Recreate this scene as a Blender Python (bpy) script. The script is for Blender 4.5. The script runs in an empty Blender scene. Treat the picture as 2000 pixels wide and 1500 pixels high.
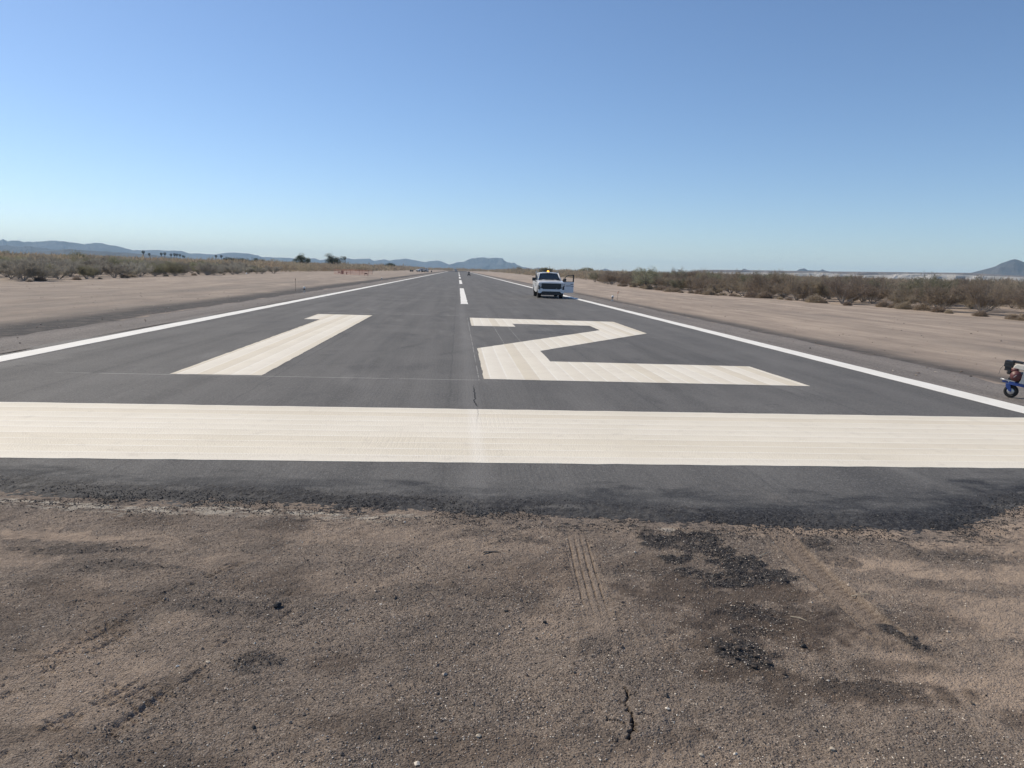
import bpy, bmesh, math, random
import numpy as np
from mathutils import Vector, Matrix

S = bpy.context.scene
COL = S.collection
R = math.radians
rng = np.random.default_rng(12)
random.seed(12)

# ------------------------------------------------------------------ helpers
def tag(o, label=None, cat=None, group=None, kind=None):
    if label: o['label'] = label
    if cat: o['category'] = cat
    if group: o['group'] = group
    if kind: o['kind'] = kind
    return o

def empty(name, loc=(0, 0, 0), rz=0.0):
    o = bpy.data.objects.new(name, None)
    o.empty_display_size = 0.2
    COL.objects.link(o)
    o.location = loc
    o.rotation_euler = (0, 0, rz)
    return o

def link(name, me, mat, parent=None):
    o = bpy.data.objects.new(name, me)
    COL.objects.link(o)
    if mat is not None:
        me.materials.append(mat)
    if parent is not None:
        o.parent = parent
    return o

def mesh_np(name, V, F, smooth=False):
    """V (n,3) array, F (m,k) array of faces of one size."""
    me = bpy.data.meshes.new(name)
    V = np.asarray(V, dtype=np.float32)
    F = np.asarray(F, dtype=np.int32)
    m, k = F.shape
    me.vertices.add(len(V))
    me.vertices.foreach_set('co', V.ravel())
    me.loops.add(m * k)
    me.loops.foreach_set('vertex_index', F.ravel())
    me.polygons.add(m)
    me.polygons.foreach_set('loop_start', np.arange(0, m * k, k, dtype=np.int32))
    me.polygons.foreach_set('use_smooth', np.full(m, smooth, dtype=bool))
    me.update(calc_edges=True)
    return me

def col_attr(me, name, arr):
    a = me.attributes.new(name, 'FLOAT_COLOR', 'POINT')
    a.data.foreach_set('color', np.asarray(arr, dtype=np.float32).ravel())

class MB:
    """collects boxes, bars, lathes and prisms; build() links them as ONE mesh object"""
    def __init__(s): s.v = []; s.f = []
    def add(s, vs, fs):
        b = len(s.v); s.v += [tuple(v) for v in vs]; s.f += [tuple(i + b for i in f) for f in fs]; return s
    def box(s, c, d, rot=None, taper=1.0):
        x, y, z = d[0] / 2, d[1] / 2, d[2] / 2
        vs = [Vector((sx * x * (taper if sz > 0 else 1), sy * y * (taper if sz > 0 else 1), sz * z)) for sz in (-1, 1) for sy in (-1, 1) for sx in (-1, 1)]
        if rot is not None: vs = [rot @ v for v in vs]
        vs = [v + Vector(c) for v in vs]
        return s.add(vs, [(0, 2, 3, 1), (4, 5, 7, 6), (0, 1, 5, 4), (2, 6, 7, 3), (0, 4, 6, 2), (1, 3, 7, 5)])
    def cyl(s, p0, p1, r0, r1=None, n=10, caps=True):
        r1 = r0 if r1 is None else r1
        p0, p1 = Vector(p0), Vector(p1); d = (p1 - p0).normalized()
        a = d.orthogonal().normalized(); b = d.cross(a)
        vs = []
        for p, r in ((p0, r0), (p1, r1)):
            for i in range(n):
                t = 2 * math.pi * i / n
                vs.append(p + a * (r * math.cos(t)) + b * (r * math.sin(t)))
        fs = [(i, (i + 1) % n, n + (i + 1) % n, n + i) for i in range(n)]
        if caps: fs += [tuple(range(n - 1, -1, -1)), tuple(range(n, 2 * n))]
        return s.add(vs, fs)
    def tube(s, pts, rad, n=6):
        for i in range(len(pts) - 1):
            r0 = rad[i] if hasattr(rad, '__len__') else rad
            r1 = rad[i + 1] if hasattr(rad, '__len__') else rad
            s.cyl(pts[i], pts[i + 1], r0, r1, n, caps=(i in (0, len(pts) - 2)))
        return s
    def lathe(s, prof, c=(0, 0, 0), axis='z', n=20, closed=False):
        """prof: (radius, height) list turned round an axis through c"""
        vs = []
        for r, h in prof:
            for i in range(n):
                t = 2 * math.pi * i / n
                a, b = r * math.cos(t), r * math.sin(t)
                p = (a, b, h) if axis == 'z' else ((h, a, b) if axis == 'x' else (a, h, b))
                vs.append((p[0] + c[0], p[1] + c[1], p[2] + c[2]))
        fs = []
        m = len(prof)
        for k in range(m if closed else m - 1):
            k2 = (k + 1) % m
            for i in range(n):
                j = (i + 1) % n
                fs.append((k * n + i, k * n + j, k2 * n + j, k2 * n + i))
        if not closed:
            fs += [tuple(range(n - 1, -1, -1)), tuple(range((m - 1) * n, m * n))]
        return s.add(vs, fs)
    def prism(s, poly, x0, x1, axis='x'):
        """poly of 2-D points extruded along an axis; for 'x' points are (y,z), 'y': (x,z), 'z': (x,y)"""
        def P(q, t): return (t, q[0], q[1]) if axis == 'x' else ((q[0], t, q[1]) if axis == 'y' else (q[0], q[1], t))
        n = len(poly)
        vs = [P(q, x0) for q in poly] + [P(q, x1) for q in poly]
        fs = [tuple(range(n)), tuple(range(2 * n - 1, n - 1, -1))] + [(i, n + i, n + (i + 1) % n, (i + 1) % n) for i in range(n)]
        return s.add(vs, fs)
    def build(s, name, mat, parent=None, smooth=False, bevel=0.0):
        me = bpy.data.meshes.new(name)
        me.from_pydata(s.v, [], s.f)
        bm = bmesh.new(); bm.from_mesh(me)
        bmesh.ops.recalc_face_normals(bm, faces=bm.faces)
        bm.to_mesh(me); bm.free()
        if smooth:
            me.polygons.foreach_set('use_smooth', [True] * len(me.polygons))
        o = link(name, me, mat, parent)
        if bevel > 0:
            b = o.modifiers.new('bevel', 'BEVEL'); b.width = bevel; b.segments = 2; b.limit_method = 'ANGLE'; b.angle_limit = R(35)
            me.polygons.foreach_set('use_smooth', [True] * len(me.polygons))
            b.harden_normals = True
        return o

def copy_tree(o, parent=None):
    c = o.copy()
    COL.objects.link(c)
    if parent is not None: c.parent = parent
    for ch in list(o.children):
        copy_tree(ch, c)
    return c

# value noise ------------------------------------------------------
def _h(ix, iy, seed):
    n = (ix.astype(np.int64) * 374761393 + iy.astype(np.int64) * 668265263 + seed * 982451653) & 0xffffffff
    n = ((n ^ (n >> 13)) * 1274126177) & 0xffffffff
    n = n ^ (n >> 16)
    return (n & 0xffffff) / float(0xffffff)

def vn(x, y, seed=0):
    fx, fy = np.floor(x), np.floor(y)
    u, v = x - fx, y - fy
    u = u * u * (3 - 2 * u); v = v * v * (3 - 2 * v)
    a = _h(fx, fy, seed); b = _h(fx + 1, fy, seed); c = _h(fx, fy + 1, seed); d = _h(fx + 1, fy + 1, seed)
    return (a * (1 - u) + b * u) * (1 - v) + (c * (1 - u) + d * u) * v

def fbm(x, y, o=4, seed=0):
    s = 0; a = 0.5; t = 0
    for i in range(o):
        s = s + a * vn(x * 2 ** i + 17.3 * i, y * 2 ** i - 9.1 * i, seed + i); t += a; a *= 0.5
    return s / t

def sstep(a, b, x):
    t = np.clip((x - a) / (b - a), 0, 1)
    return t * t * (3 - 2 * t)

# ------------------------------------------------------------------ materials
class M:
    def __init__(s, name, rough=0.85, spec=0.5):
        s.m = bpy.data.materials.new(name); s.m.use_nodes = True
        s.nt = s.m.node_tree
        s.b = s.nt.nodes['Principled BSDF']
        s.b.inputs['Roughness'].default_value = rough
        s.b.inputs['Specular IOR Level'].default_value = spec
        s._tc = None
    def n(s, t): return s.nt.nodes.new(t)
    def put(s, sock, v):
        if isinstance(v, bpy.types.NodeSocket): s.nt.links.new(v, sock)
        elif isinstance(v, (tuple, list)) and len(v) == 3 and sock.type == 'RGBA': sock.default_value = (*v, 1)
        else: sock.default_value = v
    def obj(s):
        if s._tc is None: s._tc = s.n('ShaderNodeTexCoord')
        return s._tc.outputs['Object']
    def xyz(s):
        sp = s.n('ShaderNodeSeparateXYZ'); s.put(sp.inputs[0], s.obj()); return sp.outputs
    def map(s, scale, vec=None, loc=(0, 0, 0)):
        mp = s.n('ShaderNodeMapping'); s.put(mp.inputs[0], vec if vec is not None else s.obj())
        mp.inputs['Scale'].default_value = scale; mp.inputs['Location'].default_value = loc
        return mp.outputs[0]
    def noise(s, scale, detail=4, rough=0.55, vec=None):
        t = s.n('ShaderNodeTexNoise'); s.put(t.inputs['Vector'], vec if vec is not None else s.obj())
        t.inputs['Scale'].default_value = scale; t.inputs['Detail'].default_value = detail; t.inputs['Roughness'].default_value = rough
        return t.outputs['Fac']
    def voro(s, scale, vec=None, out='Distance', rnd=1.0):
        t = s.n('ShaderNodeTexVoronoi'); s.put(t.inputs['Vector'], vec if vec is not None else s.obj())
        t.inputs['Scale'].default_value = scale; t.inputs['Randomness'].default_value = rnd
        return t.outputs[out]
    def math(s, op, a, b=0.0, c=0.0):
        t = s.n('ShaderNodeMath'); t.operation = op
        s.put(t.inputs[0], a); s.put(t.inputs[1], b); s.put(t.inputs[2], c)
        return t.outputs[0]
    def ss(s, v, a, b, lo=0.0, hi=1.0):
        t = s.n('ShaderNodeMapRange'); t.interpolation_type = 'SMOOTHSTEP'
        s.put(t.inputs[0], v); t.inputs[1].default_value = a; t.inputs[2].default_value = b; t.inputs[3].default_value = lo; t.inputs[4].default_value = hi
        return t.outputs[0]
    def mix(s, f, a, b, mode='MIX'):
        t = s.n('ShaderNodeMix'); t.data_type = 'RGBA'; t.blend_type = mode
        s.put(t.inputs[0], f); s.put(t.inputs[6], a); s.put(t.inputs[7], b)
        return t.outputs[2]
    def attr(s, name):
        t = s.n('ShaderNodeAttribute'); t.attribute_name = name
        sp = s.n('ShaderNodeSeparateColor'); s.put(sp.inputs[0], t.outputs['Color'])
        return sp.outputs
    def rnd(s): return s.n('ShaderNodeObjectInfo').outputs['Random']
    def bump(s, h, dist=0.01, strength=1.0, prev=None):
        t = s.n('ShaderNodeBump'); s.put(t.inputs['Height'], h); t.inputs['Distance'].default_value = dist; t.inputs['Strength'].default_value = strength
        if prev is not None: s.put(t.inputs['Normal'], prev)
        return t.outputs[0]
    def color(s, c): s.put(s.b.inputs['Base Color'], c); return s
    def normal(s, nrm): s.put(s.b.inputs['Normal'], nrm); return s
    def hsv(s, c, h=0.5, sat=1.0, val=1.0):
        t = s.n('ShaderNodeHueSaturation'); s.put(t.inputs['Color'], c); s.put(t.inputs['Hue'], h); s.put(t.inputs['Saturation'], sat); s.put(t.inputs['Value'], val)
        return t.outputs[0]

def simple(name, c, rough=0.6, metal=0.0, var=0.12, scale=8.0, coat=0.0, spec=0.5):
    m = M(name, rough, spec)
    f = m.noise(scale, 3)
    m.color(m.mix(f, tuple(x * (1 - var) for x in c), tuple(min(1, x * (1 + var)) for x in c)))
    m.b.inputs['Metallic'].default_value = metal
    if coat: m.b.inputs['Coat Weight'].default_value = coat; m.b.inputs['Coat Roughness'].default_value = 0.06
    return m.m

# ---- ground
def mat_ground():
    m = M('dirt', 0.95, 0.25)
    x, y, z = m.xyz()
    msk = m.attr('mask')           # R tar, G sand, B damp brown plus painted groove and crack shade
    ax = m.math('ABSOLUTE', x)
    big = m.noise(0.35, 4, 0.6)
    mid = m.noise(2.3, 5, 0.6)
    streak = m.noise(1.0, 6, 0.66, m.map((0.6, 0.05, 1.0)))
    streak2 = m.noise(1.0, 4, 0.6, m.map((1.3, 0.07, 1.0), loc=(5, 2, 0)))
    fine = m.noise(55.0, 3, 0.7)
    spk = m.voro(105.0, out='Color')
    spks = m.n('ShaderNodeSeparateColor'); m.put(spks.inputs[0], spk)
    # far graded strips of tan dirt
    streakm = m.math('ADD', m.math('MULTIPLY', streak, 0.38), m.math('MULTIPLY', m.noise(1.0, 7, 0.68, m.map((0.55, 0.22, 1), loc=(1, 7, 0))), 0.62))
    far = m.mix(m.ss(streakm, 0.36, 0.66), (0.30, 0.247, 0.205), (0.475, 0.39, 0.318))
    grade = m.math('MULTIPLY', m.ss(m.noise(1.0, 5, 0.6, m.map((0.42, 0.018, 1.0), loc=(11, 3, 0))), 0.47, 0.62), m.ss(m.noise(1.0, 4, 0.6, m.map((0.1, 0.05, 1), loc=(2, 2, 0))), 0.36, 0.58))
    far = m.mix(m.math('MULTIPLY', grade, 0.38), far, (0.185, 0.166, 0.15))
    far = m.mix(m.math('MULTIPLY', m.ss(streak2, 0.52, 0.75), 0.5), far, (0.17, 0.15, 0.136))
    far = m.mix(m.math('MULTIPLY', m.ss(big, 0.5, 0.7), 0.35), far, (0.42, 0.34, 0.275))
    # the left verge is greyer and patchier than the right one
    lv = m.math('MULTIPLY', m.ss(x, -30.0, -8.0, 0.45, 1.0), m.ss(x, -4.0, 0.0, 1, 0))
    far = m.mix(m.math('MULTIPLY', lv, m.ss(m.noise(1.0, 6, 0.66, m.map((0.30, 0.05, 1), loc=(4, 9, 0))), 0.36, 0.60, 0.15, 0.75)), far, (0.215, 0.19, 0.168))
    # dark oily band beside the shoulder pavement (left wide, right thin)
    wob = m.math('MULTIPLY', m.math('SUBTRACT', m.noise(0.16, 3), 0.5), 2.0)
    xl = m.math('ADD', m.math('MULTIPLY', x, -1.0), wob)
    bl = m.math('MULTIPLY', m.ss(xl, 10.8, 11.2), m.ss(xl, 12.2, 14.2, 1, 0))
    xr = m.math('ADD', x, m.math('MULTIPLY', wob, 0.5))
    br = m.math('MULTIPLY', m.ss(xr, 10.8, 11.1), m.ss(xr, 11.2, 12.6, 1, 0))
    band = m.math('MULTIPLY', m.math('ADD', m.math('MULTIPLY', bl, 1.0), m.math('MULTIPLY', br, 0.9)), m.ss(mid, 0.25, 0.6, 0.7, 1.0))
    far = m.mix(band, far, (0.078, 0.074, 0.073))
    # near gravelly soil in front of the runway
    near = m.mix(m.ss(big, 0.35, 0.65), (0.212, 0.168, 0.134), (0.325, 0.257, 0.203))
    near = m.mix(m.ss(mid, 0.38, 0.72), near, m.mix(0.5, near, (0.115, 0.098, 0.088)))
    sf = m.n('ShaderNodeSeparateColor'); m.put(sf.inputs[0], m.voro(210.0, out='Color'))
    near = m.mix(m.math('MULTIPLY', m.ss(sf.outputs[0], 0.6, 1.0), 0.5), near, (0.46, 0.385, 0.32))
    near = m.mix(m.math('MULTIPLY', m.ss(sf.outputs[1], 0.6, 1.0), 0.6), near, (0.075, 0.063, 0.056))
    grit = m.ss(spks.outputs[0], 0.55, 0.98)
    near = m.mix(m.math('MULTIPLY', grit, 0.55), near, (0.40, 0.34, 0.285))
    near = m.mix(m.math('MULTIPLY', m.ss(spks.outputs[1], 0.66, 0.92), 0.55), near, (0.06, 0.05, 0.045))
    near = m.mix(m.math('MULTIPLY', m.ss(fine, 0.42, 0.7), 0.35), near, (0.27, 0.23, 0.195))
    isnear = m.ss(m.math('ADD', y, m.math('MULTIPLY', wob, 0.5)), 5.5, 12.0, 1, 0)
    c = m.mix(isnear, far, near)
    c = m.mix(m.math('MULTIPLY', msk[1], 0.8), c, m.mix(fine, (0.40, 0.31, 0.24), (0.52, 0.405, 0.31)))
    c = m.mix(m.math('MULTIPLY', msk[2], 0.85), c, m.mix(fine, (0.062, 0.046, 0.036), (0.115, 0.086, 0.067)))
    c = m.mix(m.math('MULTIPLY', msk[0], 0.92), c, m.mix(m.ss(spks.outputs[2], 0.55, 1.0), (0.024, 0.025, 0.029), (0.10, 0.098, 0.098)))
    at = m.n('ShaderNodeAttribute'); at.attribute_name = 'mask'
    c = m.mix(m.math('MULTIPLY', at.outputs['Alpha'], 0.85), c, m.mix(fine, (0.42, 0.38, 0.32), (0.62, 0.57, 0.49)))
    m.color(c)
    h = m.math('ADD', m.math('MULTIPLY', m.noise(38.0, 5, 0.7), 0.5), m.math('MULTIPLY', m.voro(90.0), 0.5))
    b = m.bump(m.noise(150.0, 3, 0.7), 0.009, 1.0)
    b = m.bump(h, 0.013, 1.0, b)
    b = m.bump(m.noise(6.0, 5, 0.65), 0.06, 0.6, b)
    m.normal(b)
    return m.m

def mat_asphalt():
    m = M('asphalt', 0.82, 0.35)
    x, y, z = m.xyz()
    fr = m.attr('mask')          # R fresh crumbly fringe
    big = m.noise(0.28, 4, 0.6)
    lane = m.noise(1.0, 4, 0.6, m.map((1.6, 0.045, 1.0)))
    diag = m.noise(1.0, 4, 0.6, m.map((0.9, 0.16, 1.0), loc=(3, 1, 0)))
    c = m.mix(m.ss(lane, 0.3, 0.7), (0.091, 0.089, 0.086), (0.140, 0.136, 0.131))
    c = m.mix(m.math('MULTIPLY', m.ss(big, 0.45, 0.7), 0.5), c, (0.172, 0.167, 0.160))
    c = m.mix(m.math('MULTIPLY', m.ss(diag, 0.54, 0.72), 0.6), c, (0.205, 0.20, 0.192))
    patch = m.noise(0.9, 5, 0.6, m.map((1, 0.45, 1), loc=(9, 4, 0)))
    c = m.mix(m.math('MULTIPLY', m.ss(patch, 0.53, 0.70), 0.55), c, (0.070, 0.069, 0.070))
    spot = m.math('MULTIPLY', m.ss(m.voro(0.55), 0.03, 0.13, 1, 0), m.ss(m.noise(9.0, 3), 0.4, 0.6))
    c = m.mix(m.math('MULTIPLY', spot, 0.5), c, (0.045, 0.044, 0.045))
    blot = m.math('MULTIPLY', m.ss(m.math('ADD', m.math('POWER', m.math('DIVIDE', m.math('SUBTRACT', x, 2.9), 0.9), 2.0), m.math('POWER', m.math('DIVIDE', m.math('SUBTRACT', y, 24.4), 1.1), 2.0)), 0.3, 1.0, 1, 0), m.ss(m.noise(1.6, 4), 0.4, 0.55))
    c = m.mix(m.math('MULTIPLY', blot, 0.6), c, (0.05, 0.05, 0.055))
    c = m.mix(m.ss(m.math('ADD', y, m.math('MULTIPLY', m.noise(0.8, 3), 1.0)), 6.6, 8.4, 0.42, 0.0), c, (0.072, 0.071, 0.071))
    # paving passes differ a little in tone; faint curved tyre marks
    ln = m.n('ShaderNodeTexWhiteNoise'); ln.noise_dimensions = '1D'; m.put(ln.inputs['W'], m.math('FLOOR', m.math('DIVIDE', m.math('ADD', x, 0.1), 3.05)))
    c = m.mix(m.math('MULTIPLY', ln.outputs[0], 0.28), c, (0.175, 0.17, 0.163))
    jl = m.math('ABSOLUTE', m.math('SUBTRACT', m.math('FRACT', m.math('DIVIDE', m.math('ADD', m.math('ADD', x, 0.1), m.math('MULTIPLY', m.math('SUBTRACT', m.noise(0.7, 3), 0.5), 0.12)), 3.05)), 0.5))
    c = m.mix(m.math('MULTIPLY', m.ss(jl, 0.488, 0.499), 0.35), c, (0.06, 0.06, 0.06))
    for (ccx, ccy, rr_, ww) in ((-6.0, 21.0, 5.2, 0.16), (-6.0, 21.0, 6.7, 0.16), (9.0, 33.0, 8.5, 0.2), (9.0, 33.0, 10.1, 0.2), (-14.0, 60.0, 15.0, 0.25), (14.0, 75.0, 12.0, 0.3)):
        dd = m.math('SQRT', m.math('ADD', m.math('POWER', m.math('SUBTRACT', x, ccx), 2.0), m.math('POWER', m.math('SUBTRACT', y, ccy), 2.0)))
        arc_m = m.math('MULTIPLY', m.ss(m.math('ABSOLUTE', m.math('SUBTRACT', dd, rr_)), ww * 0.3, ww, 1, 0), m.ss(m.noise(0.35, 3), 0.45, 0.62))
        c = m.mix(m.math('MULTIPLY', arc_m, 0.35), c, (0.20, 0.195, 0.187) if ccx > 0 else (0.055, 0.054, 0.054))
    # aggregate speckle
    sp = m.n('ShaderNodeSeparateColor'); m.put(sp.inputs[0], m.voro(70.0, out='Color'))
    c = m.mix(m.math('MULTIPLY', m.ss(sp.outputs[0], 0.6, 1.0), 0.34), c, (0.27, 0.265, 0.26))
    c = m.mix(m.math('MULTIPLY', m.ss(sp.outputs[1], 0.6, 1.0), 0.45), c, (0.045, 0.045, 0.048))
    # raked texture lines along the runway
    rk = m.math('SINE', m.math('ADD', m.math('MULTIPLY', x, 105.0), m.math('MULTIPLY', m.noise(1.2, 2), 9.0)))
    rk2 = m.math('MULTIPLY', m.ss(rk, 0.1, 1.0), m.ss(m.noise(0.8, 3), 0.35, 0.62))
    c = m.mix(m.math('MULTIPLY', rk2, 0.14), c, (0.06, 0.06, 0.063))
    # joint between the two paving lanes: pale dusty band, crack's inner shade painted as a dark line
    wob = m.math('MULTIPLY', m.math('SUBTRACT', m.noise(1.0, 4, 0.6, m.map((0.0, 1.1, 0.0))), 0.5), 0.22)
    xj = m.math('SUBTRACT', m.math('ADD', x, wob), 0.22)
    axj = m.math('ABSOLUTE', xj)
    c = m.mix(m.math('MULTIPLY', m.ss(axj, 0.02, 0.22, 0.32, 0.0), 1.0), c, (0.22, 0.215, 0.21))
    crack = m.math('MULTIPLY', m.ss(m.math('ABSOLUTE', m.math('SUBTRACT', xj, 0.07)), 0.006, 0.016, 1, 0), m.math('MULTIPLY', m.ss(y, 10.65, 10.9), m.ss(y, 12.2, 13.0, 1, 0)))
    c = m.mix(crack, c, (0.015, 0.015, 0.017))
    # chalk setting-out lines
    def hl(v, at, w): return m.ss(m.math('ABSOLUTE', m.math('SUBTRACT', v, at)), w * 0.5, w, 1, 0)
    brk = m.ss(m.noise(1.7, 3), 0.40, 0.52)
    l1 = m.math('MULTIPLY', hl(y, 13.42, 0.03), m.ss(ax_(m, x), 0.6, 0.62, 1, 1))
    l1 = m.math('MULTIPLY', l1, m.math('MULTIPLY', m.ss(x, -7.2, -7.0), m.ss(x, 0.4, 0.44, 1, 0)))
    l2 = m.math('MULTIPLY', hl(x, 0.40, 0.012), m.math('MULTIPLY', m.ss(y, 13.4, 13.5), m.ss(y, 31.0, 31.2, 1, 0)))
    l3 = m.math('MULTIPLY', hl(y, 32.4, 0.08), m.math('MULTIPLY', m.ss(x, -5.6, -5.5), m.ss(x, 0.2, 0.3, 1, 0)))
    l4 = m.math('MULTIPLY', m.math('ADD', hl(x, 1.25, 0.012), hl(x, 1.75, 0.012)), m.math('MULTIPLY', m.ss(y, 19.0, 19.2), m.ss(y, 33.0, 33.5, 1, 0)))
    ch = m.math('MULTIPLY', m.math('MAXIMUM', m.math('MAXIMUM', l1, l2), m.math('MAXIMUM', l3, l4)), m.math('MULTIPLY', brk, 0.42))
    c = m.mix(ch, c, (0.5, 0.49, 0.47))
    # old dark surface beyond the repaved length
    c = m.mix(m.ss(m.math('ADD', y, m.math('MULTIPLY', big, 40)), 640, 660), c, (0.05, 0.047, 0.047))
    # dusty scuffs on the near lip
    dust = m.math('MULTIPLY', m.ss(m.noise(1.0, 5, 0.65, m.map((2.0, 0.8, 1))), 0.54, 0.72), m.ss(y, 5.4, 7.6, 0.5, 0.0))
    c = m.mix(dust, c, (0.22, 0.20, 0.18))
    c = m.mix(m.math('MULTIPLY', fr[0], 0.9), c, m.mix(m.ss(sp.outputs[2], 0.6, 1.0), (0.016, 0.017, 0.021), (0.065, 0.066, 0.07)))
    m.color(c)
    h = m.math('ADD', m.noise(60.0, 4, 0.7), m.math('MULTIPLY', rk2, -0.12))
    m.normal(m.bump(m.math('ADD', h, m.math('MULTIPLY', m.voro(70.0), 0.6)), 0.007, 1.0))
    return m.m
def ax_(m, x): return m.math('ABSOLUTE', x)

def mat_shoulder():
    m = M('shoulder_gravel', 0.93, 0.3)
    x, y, z = m.xyz()
    lane = m.noise(1.0, 5, 0.6, m.map((1.2, 0.06, 1.0)))
    c = m.mix(m.ss(lane, 0.3, 0.7), (0.165, 0.150, 0.140), (0.245, 0.222, 0.205))
    sp = m.n('ShaderNodeSeparateColor'); m.put(sp.inputs[0], m.voro(38.0, out='Color'))
    c = m.mix(m.math('MULTIPLY', m.ss(sp.outputs[0], 0.5, 1.0), 0.4), c, (0.36, 0.33, 0.30))
    c = m.mix(m.math('MULTIPLY', m.ss(sp.outputs[1], 0.5, 1.0), 0.45), c, (0.07, 0.065, 0.062))
    c = m.mix(m.math('MULTIPLY', m.ss(m.noise(1.1, 5, 0.6), 0.52, 0.7), 0.35), c, (0.13, 0.12, 0.115))
    m.color(c)
    m.normal(m.bump(m.math('ADD', m.noise(30, 4, 0.7), m.math('MULTIPLY', m.voro(38.0), 0.7)), 0.014, 1.0))
    return m.m

def mat_paint(name, along, wear=0.5, white=False):
    """along='x': roller passes run across the runway; 'y': along it; None: single pass"""
    m = M(name, 0.7, 0.35)
    x, y, z = m.xyz()
    base_a, base_b = (0.715, 0.655, 0.53), (0.785, 0.725, 0.60)
    if white: base_a, base_b = (0.80, 0.785, 0.735), (0.85, 0.84, 0.80)
    c = m.mix(m.ss(m.noise(0.7, 4, 0.6), 0.35, 0.65), base_a, base_b)
    if along:
        u, v = (y, x) if along == 'x' else (x, y)
        wv = m.math('MULTIPLY', m.math('SUBTRACT', m.noise(1.0, 2, 0.5, m.map((0.35, 0.02, 1) if along == 'y' else (0.02, 0.35, 1))), 0.5), 0.1)
        q = m.math('DIVIDE', m.math('ADD', u, wv), 0.30)
        fl = m.math('FLOOR', q); fc = m.math('FRACT', q)
        wn = m.n('ShaderNodeTexWhiteNoise'); wn.noise_dimensions = '1D'; m.put(wn.inputs['W'], fl)
        c = m.mix(m.math('MULTIPLY', wn.outputs[0], 0.55), c, (0.83, 0.80, 0.73))
        c = m.mix(m.math('MULTIPLY', m.ss(wn.outputs[0], 0.0, 0.35, 1, 0), 0.5), c, (0.665, 0.60, 0.48))
        edge = m.math('MAXIMUM', m.ss(fc, 0.0, 0.11, 1, 0), m.ss(fc, 0.92, 1.0))
        c = m.mix(m.math('MULTIPLY', edge, m.ss(m.noise(0.9, 2), 0.3, 0.6, 0.3, 0.75)), c, (0.88, 0.855, 0.79))
        grad = m.ss(fc, 0.1, 0.9)
        c = m.mix(m.math('MULTIPLY', grad, 0.24), c, (0.62, 0.56, 0.48))
    dirt = m.noise(5.5, 6, 0.7)
    c = m.mix(m.math('MULTIPLY', m.ss(dirt, 0.52, 0.75), 0.55 * wear), c, (0.42, 0.38, 0.33))
    pit = m.voro(48.0)
    pn = m.noise(17.0, 4, 0.7)
    c = m.mix(m.math('MULTIPLY', m.math('MULTIPLY', m.ss(pit, 0.0, 0.2, 1, 0), m.ss(pn, 0.5, 0.62)), 0.5), c, (0.3, 0.28, 0.26))
    # pale dusty seam over the paving joint
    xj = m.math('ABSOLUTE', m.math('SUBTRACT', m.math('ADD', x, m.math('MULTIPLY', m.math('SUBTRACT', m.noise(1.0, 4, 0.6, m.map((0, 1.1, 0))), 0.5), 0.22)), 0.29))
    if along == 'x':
        c = m.mix(m.math('MULTIPLY', m.ss(xj, 0.004, 0.014, 1, 0), m.ss(y, 9.2, 10.2, 0.0, 0.5)), c, (0.25, 0.23, 0.2))  # joint crack carried over the bar, its shade painted as a faint line
        c = m.mix(m.math('MULTIPLY', m.ss(m.math('ABSOLUTE', m.math('SUBTRACT', x, 0.24)), 0.02, 0.12, 0.3, 0), 1.0), c, (0.86, 0.83, 0.77))
    m.color(c)
    rk = m.math('SINE', m.math('ADD', m.math('MULTIPLY', x, 105.0), m.math('MULTIPLY', m.noise(1.2, 2), 9.0)))
    h = m.math('ADD', m.noise(60.0, 4, 0.7), m.math('MULTIPLY', m.math('MULTIPLY', m.ss(rk, 0.1, 1), m.ss(m.noise(0.8, 3), 0.48, 0.7)), -0.14))
    m.normal(m.bump(m.math('ADD', h, m.math('MULTIPLY', pit, 0.5)), 0.006, 0.9))
    return m.m

def mat_pebble(name, cols):
    m = M(name, 0.9, 0.3)
    a = m.n('ShaderNodeAttribute'); a.attribute_name = 'tint'
    m.color(a.outputs['Color'])
    return m.m

def mat_foliage(name, c1, c2, c3, trans=0.25, scale=0.5):
    m = M(name, 0.85, 0.25)
    f = m.noise(scale, 4, 0.6)
    f2 = m.noise(7.0, 2, 0.6)
    c = m.mix(m.ss(f, 0.35, 0.65), c1, c2)
    c = m.mix(m.math('MULTIPLY', m.ss(f2, 0.45, 0.7), 0.6), c, c3)
    r = m.rnd()
    c = m.hsv(c, m.math('ADD', 0.485, m.math('MULTIPLY', r, 0.03)), 1.0, m.math('ADD', 0.78, m.math('MULTIPLY', r, 0.44)))
    m.color(c)
    tr = m.n('ShaderNodeBsdfTranslucent'); m.put(tr.inputs[0], c)
    mx = m.n('ShaderNodeMixShader'); mx.inputs[0].default_value = trans
    m.nt.links.new(m.b.outputs[0], mx.inputs[1]); m.nt.links.new(tr.outputs[0], mx.inputs[2])
    m.nt.links.new(mx.outputs[0], m.nt.nodes['Material Output'].inputs[0])
    return m.m

def mat_rock(name, c1, c2, scale):
    m = M(name, 0.95, 0.2)
    f = m.noise(scale, 6, 0.65)
    m.color(m.mix(m.ss(f, 0.35, 0.65), c1, c2))
    return m.m

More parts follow.
